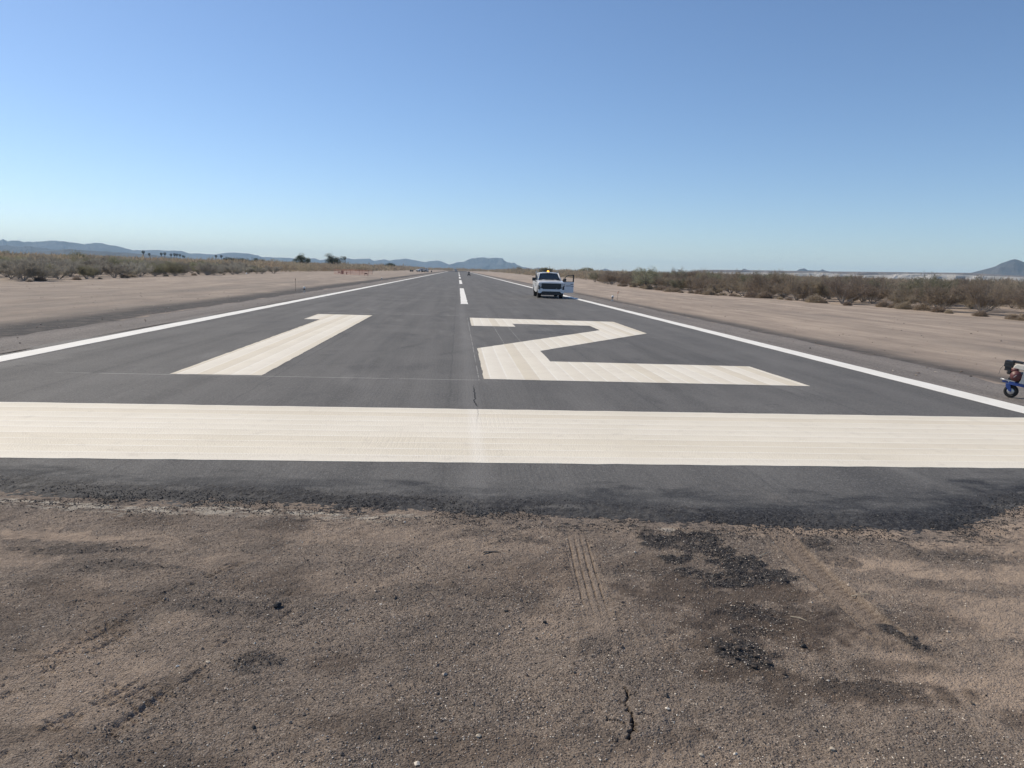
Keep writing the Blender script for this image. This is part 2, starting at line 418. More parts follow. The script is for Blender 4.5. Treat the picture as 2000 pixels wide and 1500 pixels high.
MAT = {}
MAT['ground'] = mat_ground()
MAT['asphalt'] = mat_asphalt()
MAT['shoulder'] = mat_shoulder()
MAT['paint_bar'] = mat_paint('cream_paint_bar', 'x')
MAT['paint_digit'] = mat_paint('cream_paint_digit', 'y')
MAT['paint_line'] = mat_paint('white_paint_line', None, 0.3, True)
MAT['pebble'] = mat_pebble('pebble', None)
MAT['white'] = simple('white_car_paint', (0.74, 0.75, 0.76), 0.35, coat=0.6, var=0.03)
MAT['black'] = simple('black_plastic', (0.022, 0.023, 0.026), 0.5)
MAT['grille'] = simple('dark_grille', (0.02, 0.024, 0.032), 0.42, scale=30)
MAT['glass'] = simple('dark_car_glass', (0.018, 0.026, 0.034), 0.06, coat=0.5, spec=0.6)
MAT['tyre'] = simple('tyre_rubber', (0.02, 0.02, 0.021), 0.85)
MAT['alloy'] = simple('alloy', (0.5, 0.5, 0.51), 0.35, metal=0.8)
MAT['steel'] = simple('grey_steel', (0.42, 0.43, 0.44), 0.4, metal=0.6)
MAT['lamp'] = simple('lamp_lens', (0.55, 0.57, 0.6), 0.12, coat=0.8)
MAT['blue'] = simple('blue_machine_paint', (0.016, 0.055, 0.25), 0.4, coat=0.3, var=0.2)
MAT['red'] = simple('dusty_red_cover', (0.11, 0.034, 0.036), 0.5, var=0.2)
MAT['cream'] = simple('cream_tank', (0.74, 0.69, 0.60), 0.4)
MAT['grey_plate'] = simple('grey_plate', (0.30, 0.32, 0.34), 0.5, metal=0.2, var=0.15)
MAT['white_plastic'] = simple('white_plastic', (0.8, 0.8, 0.77), 0.4)
MAT['wood'] = simple('weathered_wood', (0.26, 0.2, 0.15), 0.9)
MAT['orange'] = simple('orange_plastic', (0.70, 0.27, 0.19), 0.6)
MAT['barricade'] = simple('dark_red_board', (0.10, 0.035, 0.03), 0.7)
MAT['skin'] = simple('skin', (0.36, 0.2, 0.13), 0.6)
MAT['cloth'] = simple('dark_navy_cloth', (0.025, 0.032, 0.045), 0.9)
MAT['capcloth'] = simple('pale_cap_cloth', (0.62, 0.66, 0.63), 0.9)
MAT['logo'] = simple('navy_decal', (0.03, 0.045, 0.08), 0.4)
MAT['logogrey'] = simple('grey_decal', (0.16, 0.18, 0.24), 0.4)
MAT['twig'] = simple('dry_twig', (0.45, 0.38, 0.28), 0.9)
MAT['bark'] = simple('grey_bark', (0.12, 0.10, 0.09), 0.95)
MAT['palebark'] = simple('pale_bark', (0.33, 0.30, 0.275), 0.95)
MAT['scrub_brown'] = mat_foliage('scrub_brown', (0.238, 0.195, 0.152), (0.34, 0.28, 0.22), (0.23, 0.208, 0.15), 0.5)
MAT['scrub_green'] = mat_foliage('scrub_green', (0.21, 0.205, 0.14), (0.30, 0.285, 0.20), (0.20, 0.215, 0.13), 0.5)
MAT['scrub_grey'] = mat_foliage('scrub_grey', (0.265, 0.245, 0.215), (0.35, 0.325, 0.285), (0.245, 0.25, 0.195), 0.5)  # left shrubs: greyer, with sun-side glare painted in as a paler tone
MAT['feathery'] = mat_foliage('feathery_leaves', (0.23, 0.235, 0.165), (0.30, 0.295, 0.21), (0.24, 0.23, 0.175), 0.5)
MAT['scrub_mass'] = mat_foliage('scrub_mass', (0.29, 0.225, 0.175), (0.31, 0.275, 0.205), (0.31, 0.25, 0.20), 0.5, scale=0.16)
MAT['dry'] = mat_foliage('dry_bush', (0.33, 0.27, 0.21), (0.43, 0.355, 0.275), (0.26, 0.21, 0.165), 0.3)
MAT['tree'] = mat_foliage('tree_leaves', (0.07, 0.088, 0.055), (0.11, 0.125, 0.078), (0.085, 0.09, 0.06), 0.3)
MAT['palm'] = mat_foliage('palm_leaves', (0.04, 0.05, 0.032), (0.06, 0.07, 0.04), (0.07, 0.06, 0.04), 0.15)
mb = M('amber_beacon', 0.2)
mb.color((0.9, 0.4, 0.05)); mb.b.inputs['Emission Color'].default_value = (1.0, 0.40, 0.05, 1); mb.b.inputs['Emission Strength'].default_value = 3.2
MAT['beacon'] = mb.m
MAT['rock_far'] = mat_rock('far_mountain', (0.034, 0.042, 0.06), (0.062, 0.07, 0.088), 0.004)  # haze blue and backlit darkness put into the rock colour
MAT['rock_near'] = mat_rock('desert_hill', (0.032, 0.036, 0.046), (0.078, 0.072, 0.072), 0.008)  # darkness of the unlit slopes painted into the rock, slightly blued
MAT['bench'] = mat_rock('pale_tailings', (0.32, 0.30, 0.27), (0.46, 0.43, 0.39), 0.02)
MAT['plateau'] = mat_rock('dark_tailings', (0.12, 0.105, 0.10), (0.21, 0.18, 0.16), 0.03)

# ------------------------------------------------------------------ ground
EDGE = np.array([(-9, 6.7), (-5, 6.6), (-3.76, 6.40), (-3.28, 6.28), (-2.62, 6.17), (-1.82, 6.18), (-1.19, 6.1), (-0.76, 5.98), (-0.36, 6.02), (0.14, 5.88), (0.46, 5.88),
                 (1.26, 5.74), (2.05, 5.65), (2.42, 5.56), (3.02, 5.53), (3.61, 5.48), (4.04, 5.5), (4.56, 5.86), (4.95, 6.12), (6, 6.4), (9, 6.6)])
def edge_y(x): return np.interp(x, EDGE[:, 0], EDGE[:, 1])

def poly_uv(x, y, pts):
    """signed lateral offset u, arc length v, total length for the nearest segment of a polyline"""
    best = np.full(x.shape, 1e9); U = np.zeros_like(x); Vv = np.zeros_like(x); acc = 0
    for (x0, y0), (x1, y1) in zip(pts[:-1], pts[1:]):
        dx, dy = x1 - x0, y1 - y0; L = math.hypot(dx, dy); dx /= L; dy /= L
        t = np.clip((x - x0) * dx + (y - y0) * dy, 0, L)
        px, py = x - (x0 + dx * t), y - (y0 + dy * t)
        d = np.hypot(px, py)
        k = d < best
        best = np.where(k, d, best)
        U = np.where(k, px * dy - py * dx, U); Vv = np.where(k, acc + t, Vv); acc += L
    return best, U, Vv, acc

TAR = [(1.80, 5.42, .22, .14, 1), (1.86, 5.15, .20, .26, 1), (1.95, 4.90, .23, .22, 1), (1.86, 4.67, .30, .14, 1), (2.12, 4.70, .20, .12, 1), (1.66, 4.74, .18, .10, .9), (1.55, 4.98, .20, .09, .95), (1.56, 5.40, .18, .14, .95), (1.70, 5.20, .12, .16, .85), (2.72, 5.3, .16, .14, .75), (2.7, 5.0, .12, .10, .6),
       (1.46, 3.66, .18, .13, .95), (1.75, 4.15, .22, .10, .7), (1.6, 3.9, .2, .09, .55), (1.58, 3.52, .10, .07, .8), (2.50, 3.98, .09, .10, .95), (2.55, 3.85, .07, .07, .9), (-0.95, 3.64, .12, .09, .7), (1.75, 4.22, .3, .1, .6), (-1.3, 4.25, .45, .14, .5), (-2.5, 5.2, .5, .1, .6), (-2.2, 4.9, .4, .08, .5),
       (-1.7, 4.5, .3, .1, .4), (3.7, 5.1, .5, .12, .5), (0.2, 5.5, .3, .1, .5), (-0.2, 4.4, .4, .12, .4), (2.0, 3.35, .3, .08, .5), (0.5, 5.35, .2, .06, .6), (1.2, 4.75, .15, .06, .5)]
DAMP = [(1.5, 4.40, .50, .30, .85), (1.75, 4.05, .55, .36, 1), (1.45, 3.72, .3, .2, .9), (2.05, 4.45, .3, .2, .9), (1.45, 3.45, .3, .12, .9), (-.55, 3.62, .16, .13, .6), (1.95, 3.3, .5, .14, .8), (0.85, 2.95, .3, .1, .5), (-0.4, 3.1, .3, .12, .5), (2.2, 3.55, .3, .1, .6), (-1.6, 3.05, .25, .08, .5), (2.6, 3.0, .2, .12, .6), (0.4, 4.9, .4, .2, .3), (-1.0, 2.9, .3, .1, .5)]
SAND = [(2.95, 4.95, .42, .15, 1), (3.3, 4.75, .35, .1, .9), (3.2, 4.05, .28, .22, .9), (-2.8, 5.47, .55, .10, .9), (2.28, 3.6, .09, .14, .9), (-1.9, 3.75, .2, .25, .45), (3.0, 3.5, .5, .3, .4), (1.65, 5.62, .10, .05, 1), (-1.0, 5.5, .6, .15, .35), (0.35, 5.3, .5, .3, .3), (4.3, 5.2, .6, .2, .8), (3.4, 5.5, .12, .04, 1), (-1.6, 3.2, .2, .25, .35), (1.1, 3.9, .35, .25, .25)]
CRACK = [(0.815, 3.36), (0.82, 3.27), (0.795, 3.19), (0.815, 3.12), (0.79, 3.04), (0.765, 2.95)]
T1 = [(0.93, 5.6), (0.88, 4.9), (0.82, 3.9)]
T2 = [(2.51, 5.62), (2.46, 5.0), (2.43, 4.5), (2.43, 3.98)]
TL = [((-2.08, 3.45), (-1.78, 4.12)), ((-1.98, 3.4), (-1.66, 4.1)), ((-1.76, 2.95), (-1.50, 3.42)), ((-1.66, 2.95), (-1.44, 3.38)), ((-1.5, 2.86), (-0.97, 4.4)), ((-1.72, 4.3), (-1.2, 5.35)), ((-1.4, 3.1), (-0.8, 4.5))]

def near_fields(x, y):
    h = (fbm(x * 1.1, y * 1.1, 4, 3) - 0.5) * 0.05 + (fbm(x * 9, y * 9, 3, 8) - 0.5) * 0.016 + (fbm(x * 33, y * 33, 2, 11) - 0.5) * 0.010
    wx = x + (fbm(x * 4, y * 4, 3, 21) - 0.5) * 0.22; wy = y + (fbm(x * 4, y * 4, 3, 27) - 0.5) * 0.22
    n = fbm(x * 14, y * 14, 3, 31)
    def blobs(L):
        o = np.zeros_like(x)
        for cx, cy, rx, ry, a in L:
            d = np.hypot((wx - cx) / rx, (wy - cy) / ry)
            o = np.maximum(o, a * sstep(1.25, 0.6, d + (n - 0.5) * 1.3))
        return o
    tar, damp, sand = blobs(TAR), blobs(DAMP), blobs(SAND)
    crumb = fbm(x * 45, y * 45, 2, 41)
    tar = tar * sstep(0.25, 0.5, crumb + tar * 0.2)
    # greasy film in streaks running up to the right, and paler wind-swept soil on the right
    sx, sy = x * 0.9 - y * 0.43, x * 0.43 + y * 0.9
    film = sstep(0.50, 0.66, fbm(sx * 3.2, sy * 0.9, 4, 121)) * (0.35 + 0.35 * fbm(x * 9, y * 9, 3, 123))
    film = np.maximum(film, sstep(0.54, 0.68, fbm(x * 1.9, y * 2.6, 4, 127)) * 0.38)
    tar = np.maximum(tar, 0.44 * film * sstep(3.2, 1.8, x))
    wind = sstep(1.9, 2.9, x + (fbm(x * 1.2, y * 1.2, 3, 131) - 0.5) * 1.6) * sstep(0.38, 0.62, fbm(x * 1.6, y * 3.4, 4, 133))
    sand = np.maximum(sand, wind * 0.85)
    sand = np.maximum(sand, sstep(0.55, 0.7, fbm(x * 1.4, y * 2.2, 4, 137)) * 0.33)
    damp = np.maximum(damp, sstep(0.57, 0.74, fbm(x * 1.7, y * 2.4, 4, 141)) * 0.5)
    h += tar * (0.006 + 0.022 * (crumb - 0.35))
    # whitish crust and loose crumbs along the asphalt lip
    de = edge_y(x) - y
    crust = sstep(0.0, 0.03, de) * sstep(0.26, 0.05, de + (n - 0.5) * 0.25) * sstep(0.2, -0.8, x)
    pale = crust * sstep(0.42, 0.58, fbm(x * 14, y * 34, 3, 51))
    pale = np.maximum(pale, sstep(1.2, 0.7, np.hypot((wx - 1.63) / 0.07, (wy - 5.60) / 0.05)) * 0.8)
    tar = np.maximum(tar, sstep(0.62, 0.7, fbm(x * 20, y * 30, 3, 57)) * sstep(0.5, 0.1, de) * 0.9)
    # straight-grooved tyre print
    d, u, v, L = poly_uv(x, y, T1)
    w = sstep(0.105, 0.085, np.abs(u)) * sstep(0, 0.35, v) * sstep(L, L - 0.7, v) * (d < 0.2) * (0.45 + 0.55 * sstep(0.38, 0.5, n))
    g = np.zeros_like(x)
    for q in (-0.066, -0.022, 0.022, 0.066):
        g = np.maximum(g, sstep(0.009, 0.003, np.abs(u - q )))
    h = h * (1 - 0.6 * w) + w * (-0.002 - 0.010 * g)
    sand = np.maximum(sand * (1 - w), w * 0.26)
    tar = tar * (1 - w)
    damp = damp * (1 - w) + 0.42 * w * g  # mask also paints the shade inside the print's grooves
    lug = sstep(0.085, 0.09, np.abs(u)) * sstep(0.13, 0.12, np.abs(u)) * (np.sin(v * 2 * math.pi / 0.035) > 0.2) * (d < 0.2)
    h -= lug * 0.004 * sstep(0.2, .4, v)
    # chevron tyre print
    d, u, v, L = poly_uv(x, y, T2)
    w = sstep(0.108, 0.092, np.abs(u)) * sstep(L + 0.02, L - 0.1, v) * (d < 0.2)
    cv = sstep(0.35, 0.8, np.sin(v * 2 * math.pi / 0.06 + np.abs(u) * 50))
    wz = w * sstep(0.12, 0.5, v)
    h = h * (1 - 0.75 * wz) + wz * (-0.020 - 0.003 * cv * sstep(0.02, 0.04, np.abs(u)))
    sand = np.maximum(sand * (1 - w), w * 0.40)
    tar = tar * (1 - w)
    damp = np.maximum(damp * (1 - 0.8 * w), w * (0.24 + 0.30 * cv * sstep(0.02, 0.04, np.abs(u))))  # brown tone of the band, darker in the chevron grooves
    berm = sstep(0.09, 0.12, np.abs(u)) * sstep(0.17, 0.13, np.abs(u)) * (d < 0.2)
    h += berm * 0.006 * n * 2
    for p0, p1 in TL:
        d, u, v, L = poly_uv(x, y, [p0, p1])
        br = sstep(0.42, 0.55, fbm(x * 6, y * 6, 2, 61))
        k = sstep(0.016, 0.004, np.abs(u + 0.012 * np.sin(v * 9))) * (d < 0.06) * br
        lg = sstep(0.4, 0.8, np.sin(v * 2 * math.pi / 0.055 + u * 40)) * sstep(0.06, 0.05, np.abs(u)) * (d < 0.09) * br * 0.7
        h -= 0.013 * np.maximum(k, lg)
    # open crack in the old patch
    jag = (fbm(x * 55, y * 55, 2, 161) - 0.5) * 0.03
    d, u, v, L = poly_uv(x + (n - 0.5) * 0.06 + jag, y + (n - 0.5) * 0.03 - jag, CRACK)
    wd = 0.0015 + 0.0085 * np.clip(np.interp(v, [0, .05, .10, .14, .20, .25, .33, .38, L], [0, .7, .35, 0, .15, .5, 1.0, .55, 0]), 0, 1)
    pt = sstep(0.18, 0.10, np.hypot((x - 0.82) / 1.0, (y - 3.15) / 1.5) + (n - 0.5) * 0.05)
    h = h * (1 - 0.5 * pt) + 0.012 * pt
    k = sstep(wd * 1.5, wd * 0.7, d)
    for br in ([(0.815, 3.12), (0.86, 3.14), (0.90, 3.13)], [(0.79, 3.04), (0.74, 3.06), (0.69, 3.10)], [(0.82, 3.27), (0.87, 3.31)], [(0.80, 3.22), (0.76, 3.235)]):
        d2, *_ = poly_uv(x + (n - 0.5) * 0.04, y + (n - 0.5) * 0.03, br)
        k = np.maximum(k, 0.25 * sstep(0.007, 0.002, d2) * sstep(0.35, 0.5, fbm(x * 40, y * 40, 2, 151)))
    h -= 0.07 * k
    sand = sand * (1 - 0.6 * pt); damp = np.maximum(damp * (1 - pt), k)  # shaded inside of the crack painted dark via this mask
    h = h * sstep(0.25, -0.15, y - edge_y(x))
    return h, tar, sand, damp, pale

def grow(a, b, step, ratio):
    out = []; s = step; p = a
    sg = 1 if b > a else -1
    while True:
        s *= ratio; p += sg * s
        if (p - b) * sg >= 0: out.append(b); break
        out.append(p)
    return out

xs = []
p = -4.7
while p < 5.7:
    xs.append(p)
    p += 0.006 if (0.66 < p < 1.06 or 2.28 < p < 2.64) else 0.0125
left = grow(-4.7, -12000.0, 0.0125, 1.16)[::-1]
right = grow(xs[-1], 12000.0, 0.0125, 1.16)
XS = np.array(left + xs + right)
ysn = list(np.arange(2.35, 2.92, 0.0095)) + list(np.arange(2.92, 3.39, 0.005)) + list(np.arange(3.39, 6.9, 0.0095))
YS = np.array(grow(2.35, -40.0, 0.0095, 1.25)[::-1] + ysn + grow(ysn[-1], 11500.0, 0.0095, 1.13))
GX, GY = np.meshgrid(XS, YS)
gx, gy = GX.ravel(), GY.ravel()

def ground_far(x, y):
    d = np.maximum(np.abs(x) - 12.5, 0)
    a = sstep(0, 6, d)
    far = sstep(1500, 400, np.hypot(x, y))
    return a * far * (fbm(x * 0.22, y * 0.06, 3, 71) - 0.5) * 0.30

gz = np.zeros_like(gx)
mask = np.zeros((len(gx), 4), dtype=np.float32)
k = (np.abs(gx - 0.5) < 6.5) & (gy > -6) & (gy < 9)
hh, tt, sa, da, pa = near_fields(gx[k], gy[k])
fade = sstep(9, 7, gy[k]) * sstep(-6, -2, gy[k]) * sstep(6.5, 5.2, np.abs(gx[k] - 0.5))
gz[k] = hh * fade - 0.004
mask[k, 0] = tt * fade; mask[k, 1] = sa * fade; mask[k, 2] = da * fade; mask[k, 3] = pa * fade
gz += ground_far(gx, gy)
nx, ny = len(XS), len(YS)
ii = (np.arange(ny - 1)[:, None] * nx + np.arange(nx - 1)[None, :]).ravel()
FQ = np.stack([ii, ii + 1, ii + 1 + nx, ii + nx], 1)
me = mesh_np('ground', np.stack([gx, gy, gz], 1), FQ, True)
col_attr(me, 'mask', mask)
ground = tag(link('ground', me, MAT['ground']), 'brown gravelly desert soil with tyre prints spreading to the hills', 'ground', kind='structure')

def gz_at(x, y):
    """ground height at arrays of points"""
    z = ground_far(x, y)
    k = (np.abs(x - 0.5) < 6.5) & (y > -6) & (y < 9)
    if np.any(k):
        h, *_ = near_fields(x[k], y[k])
        z[k] += h - 0.004
    return z

# ------------------------------------------------------------------ paved shoulder, runway, markings
def sheet(name, XA, YA, zf, mat, maskf=None):
    A, B = np.meshgrid(XA, YA); a, b = A.ravel(), B.ravel()
    n1, n2 = len(XA), len(YA)
    ii = (np.arange(n2 - 1)[:, None] * n1 + np.arange(n1 - 1)[None, :]).ravel()
    me = mesh_np(name, np.stack([a, b, zf(a, b)], 1), np.stack([ii, ii + 1, ii + 1 + n1, ii + n1], 1), True)
    if maskf is not None: col_attr(me, 'mask', maskf(a, b))
    return link(name, me, mat)

for sgn, nm in ((-1, 'left'), (1, 'right')):
    w = np.array([9.15, 9.5, 10.0, 10.4, 10.6, 10.75, 10.85, 10.95, 11.05, 11.15, 11.25, 11.35])
    XA = np.sort(sgn * w)
    YA = np.array([6.2, 6.3, 6.4, 6.55] + list(np.arange(6.8, 60, 0.35)) + grow(60, 640.0, 0.35, 1.05))
    def zf(a, b):
        e = 11.05 + (fbm(a * 0.0 + 5 * sgn, b * 0.9, 4, 81) - 0.5) * 0.55
        d = e - np.abs(a)
        n = sstep(6.3, 6.7, b + (fbm(a * 3, b * 3, 3, 83) - 0.5) * 0.5)
        return -0.03 + 0.045 * sstep(-0.02, 0.14, d) * n
    o = sheet('runway_shoulder', XA, YA, zf, MAT['shoulder'])
    tag(o, 'grey gravelly shoulder strip along the %s edge of the runway' % nm, 'shoulder', kind='structure')

XA = np.array(grow(-4.7, -9.3, 0.014, 1.15)[::-1] + list(np.arange(-4.7, 5.7, 0.014)) + grow(5.7, 9.3, 0.014, 1.15))
YA = np.array(list(np.arange(5.25, 7.3, 0.012)) + grow(7.3, 950.0, 0.012, 1.12))
def rz(a, b):
    n = fbm(a * 5, b * 5, 4, 91) - 0.5
    n2 = fbm(a * 26, b * 26, 3, 93) - 0.5
    d = b - edge_y(a) + n * 0.16 + n2 * 0.10
    fr = sstep(0.75, 0.1, d)
    z = -0.014 + 0.044 * sstep(-0.05, 0.55, d) - 0.10 * sstep(-0.01, -0.12, d) + fr * sstep(7.3, 6.9, b) * (n2 * 0.012 + (vn(a * 60, b * 60, 97) - 0.5) * 0.008)
    side = sstep(9.3, 9.22, np.abs(a) + n * 0.1)
    return np.where(b > 7.25, 0.03, z) * side + (1 - side) * -0.02
def rm(a, b):
    n = fbm(a * 2.2, b * 5, 4, 101) - 0.5
    n2 = fbm(a * 9, b * 14, 3, 103) - 0.5
    d = b - edge_y(a)
    fr = sstep(0.98, 0.36, (d - 0.16 * sstep(0.2, 1.5, a)) + n * 0.9 + n2 * 0.5) * (0.72 + 0.28 * sstep(0.35, 0.6, fbm(a * 1.6, b * 3.5, 3, 107)))
    pale = np.clip(sstep(0.62, 0.75, fbm(a * 3, b * 7, 3, 109)), 0, 1)
    o = np.zeros((len(a), 4), dtype=np.float32); o[:, 0] = np.clip(fr * (1 - 0.75 * pale), 0, 1); o[:, 3] = 1
    return o
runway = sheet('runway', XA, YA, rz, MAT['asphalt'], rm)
tag(runway, 'freshly paved grey asphalt runway with a ragged near end', 'runway', kind='structure')

def flat(name, polys, mat, z=0.034, th=0.003, parent=None):
    m_ = MB()
    for p in polys: m_.prism(ragged(p), z - th, z, 'z')
    o = m_.build(name, mat, parent)
    o.data.polygons.foreach_set('use_smooth', [False] * len(o.data.polygons))
    return o
def ragged(poly, amp=0.010, step=0.22):
    out = []
    n = len(poly)
    for i in range(n):
        (x0, y0), (x1, y1) = poly[i], poly[(i + 1) % n]
        L = math.hypot(x1 - x0, y1 - y0); k = max(1, int(L / step))
        nx_, ny_ = -(y1 - y0) / L, (x1 - x0) / L
        for j in range(k):
            t = j / k
            o_ = 0 if j == 0 else random.gauss(0, amp * 0.6)
            out.append((x0 + (x1 - x0) * t + nx_ * o_, y0 + (y1 - y0) * t + ny_ * o_))
    return out
def rect(x0, x1, y0, y1): return [(x0, y0), (x1, y0), (x1, y1), (x0, y1)]

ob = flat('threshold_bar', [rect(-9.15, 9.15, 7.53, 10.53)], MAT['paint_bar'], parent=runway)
tag(ob, 'wide cream bar painted across the near end of the runway')
ob = flat('painted_digit', [[(-4.92, 13.47), (-3.38, 13.50), (-3.40, 31.2), (-5.55, 31.2), (-5.50, 28.1), (-4.93, 28.1)]], MAT['paint_digit'], parent=runway)
tag(ob, 'cream painted numeral 1 on the left half')
two = [(0.49, 13.55), (6.42, 13.40), (6.38, 16.25), (2.02, 16.45), (2.04, 18.65), (6.25, 25.0), (6.28, 30.7), (0.49, 31.15), (0.49, 26.68), (2.02, 26.68), (2.0, 28.15), (4.86, 28.05), (4.86, 25.95), (0.50, 18.95)]
ob = flat('painted_digit', [two], MAT['paint_digit'], parent=runway)
tag(ob, 'cream painted numeral 2 on the right half')
# edge lines as strips with a slightly uneven edge
def strip(name, xc, w, y0, y1, seed):
    YA = np.array(list(np.arange(y0, min(y1, y0 + 60), 0.5)) + grow(min(y1, y0 + 60), y1, 0.5, 1.06) if y1 - y0 > 61 else list(np.arange(y0, y1, 0.5)) + [y1])
    jl = (fbm(YA * 0.8, YA * 0 + seed, 3, seed) - 0.5) * 0.05
    jr = (fbm(YA * 0.8, YA * 0 + seed, 3, seed + 9) - 0.5) * 0.05
    poly = [(xc - w / 2 + a, y) for a, y in zip(jl, YA)] + [(xc + w / 2 + a, y) for a, y in zip(jr[::-1], YA[::-1])]
    n = len(YA)
    V = []; F = []
    for zz in (0.031, 0.034):
        V += [(xc - w / 2 + a, y, zz) for a, y in zip(jl, YA)] + [(xc + w / 2 + a, y, zz) for a, y in zip(jr, YA)]
    for i in range(n - 1):
        F.append((2 * n + i, 3 * n + i, 3 * n + i + 1, 2 * n + i + 1))
        F.append((i, 2 * n + i, 2 * n + i + 1, i + 1)); F.append((n + i, n + i + 1, 3 * n + i + 1, 3 * n + i))
    F.append((0, n, 3 * n, 2 * n)); F.append((n - 1, 3 * n - 1, 4 * n - 1, 2 * n - 1))
    return link(name, mesh_np(name, V, F), MAT['paint_line'], runway)
strip('edge_line', -8.62, 0.49, 10.62, 640, 5)
strip('edge_line', 8.85, 0.48, 10.62, 640, 7)
y = 43.6
while y < 600:
    strip('centreline_dash', 0.38, 0.40, y, y + 36.6, int(y))
    y += 61.0

# ------------------------------------------------------------------ pebbles and crumbs
def stones(name, X, Y, size, tint, mat, sink=0.35, zf=None, flatz=0.7):
    n = len(X)
    T = np.array([(1, 0, 0), (0, 1, 0), (-1, 0, 0), (0, -1, 0), (0, 0, 1), (0, 0, -1), (.7, .6, .3), (-.6, -.7, .2)], dtype=np.float32)
    TF = np.array([(0, 6, 4), (6, 1, 4), (1, 2, 4), (2, 7, 4), (7, 3, 4), (3, 0, 4), (6, 0, 5), (1, 6, 5), (2, 1, 5), (7, 2, 5), (3, 7, 5), (0, 3, 5)])
    V = T[None] * (1 + 0.45 * (rng.random((n, 8, 1)) - 0.5)) + 0.15 * (rng.random((n, 8, 3)) - 0.5)
    V[:, :, 2] *= flatz
    a = rng.random(n) * 6.283; c, s = np.cos(a)[:, None], np.sin(a)[:, None]
    asp = 0.7 + 0.6 * rng.random(n)[:, None]
    vx, vy = V[:, :, 0] * asp, V[:, :, 1]
    W = np.stack([vx * c - vy * s, vx * s + vy * c, V[:, :, 2]], 2) * size[:, None, None]
    Z = zf(X, Y)
    W += np.stack([X, Y, Z + size * flatz * (1 - 2 * sink)], 1)[:, None, :]
    F = (TF[None] + (np.arange(n) * 8)[:, None, None]).reshape(-1, 3)
    me = mesh_np(name, W.reshape(-1, 3), F)
    col_attr(me, 'tint', np.repeat(np.concatenate([tint, np.ones((n, 1))], 1), 8, axis=0))
    return link(name, me, mat)

def sample_wedge(n, y0, y1, bias=1.6):
    yy = y0 + (y1 - y0) * rng.random(n) ** bias
    c = 0.1 + 0.073 * yy
    xx = c + np.clip(rng.normal(size=n) * 0.62, -1.5, 1.5) * (0.70 * yy + 0.55)
    return xx, yy
X, Y = sample_wedge(260000, 1.7, 6.5, 1.25)
de = edge_y(X) - Y
sm = near_fields(X, Y)[2]
kp = (de > 0.02) & (fbm(X * 2.2, Y * 2.2, 3, 5) * 1.5 - 0.1 - 0.6 * sm - 0.35 * sstep(-0.9, -1.8, X) * vn(X * 1.3, Y * 1.3, 9) > rng.random(len(X)))
dT = np.minimum(poly_uv(X, Y, T1)[0] + 0.03, poly_uv(X, Y, T2)[0])
kp &= dT > 0.10
dC = poly_uv(X, Y, CRACK)[0]
kp &= dC > 0.03
X, Y = X[kp], Y[kp]
sz = 0.0017 + 0.0034 * rng.random(len(X)) ** 2.2 + 0.009 * (rng.random(len(X)) < 0.007) * rng.random(len(X))
pal = np.array([(0.16, 0.13, 0.11), (0.24, 0.20, 0.165), (0.10, 0.088, 0.08), (0.46, 0.385, 0.315), (0.72, 0.65, 0.55), (0.062, 0.055, 0.051), (0.24, 0.165, 0.125)])
ti = rng.choice(len(pal), len(X), p=[.23, .21, .16, .19, .07, .10, .04])
tint = pal[ti] * (0.8 + 0.4 * rng.random((len(X), 1)))
o = stones('gravel', X, Y, sz, tint, MAT['pebble'], 0.3, gz_at)
tag(o, 'loose brown and pale gravel strewn over the soil in the foreground', 'gravel', kind='stuff')

# black crumbs: along the lip and in the spilled heaps
n = 22000
Xe = rng.random(n) * 10.2 - 4.7
Ye = edge_y(Xe) + rng.normal(size=n) * 0.16 + 0.10
ke = (fbm(Xe * 2.2, Ye * 5, 3, 101) > 0.44) & (np.abs(Ye - edge_y(Xe)) < 0.5)
Xe, Ye = Xe[ke], Ye[ke]
Xb, Yb = sample_wedge(230000, 2.5, 6.0, 1.0)
tb = near_fields(Xb, Yb)[1]
kb = (rng.random(len(Xb)) < np.clip(tb - 0.30, 0, 1) ** 1.3 * 0.55) & (edge_y(Xb) > Yb)
stray = (rng.random(len(Xb)) < 0.0012)
kb |= stray
kb &= (poly_uv(Xb, Yb, T2)[0] > 0.10) & (poly_uv(Xb, Yb, T1)[0] > 0.11)
Xb, Yb = Xb[kb], Yb[kb]
X = np.concatenate([Xe, Xb]); Y = np.concatenate([Ye, Yb])
def zc(x, y): return np.maximum(gz_at(x, y), rz(x, y))
sz = 0.0022 + 0.0052 * rng.random(len(X)) ** 2.6
tint = (0.022 + 0.03 * rng.random((len(X), 1))) * np.array([[0.97, 1.0, 1.08]])
pl = rng.random(len(X)) < 0.05
tint[pl] = np.array([0.16, 0.155, 0.15])
o = stones('asphalt_crumbs', X, Y, sz, tint, MAT['pebble'], 0.3, zc)
tag(o, 'black crumbled asphalt along the ragged pavement lip and in spilled heaps', 'asphalt crumbs', kind='stuff')

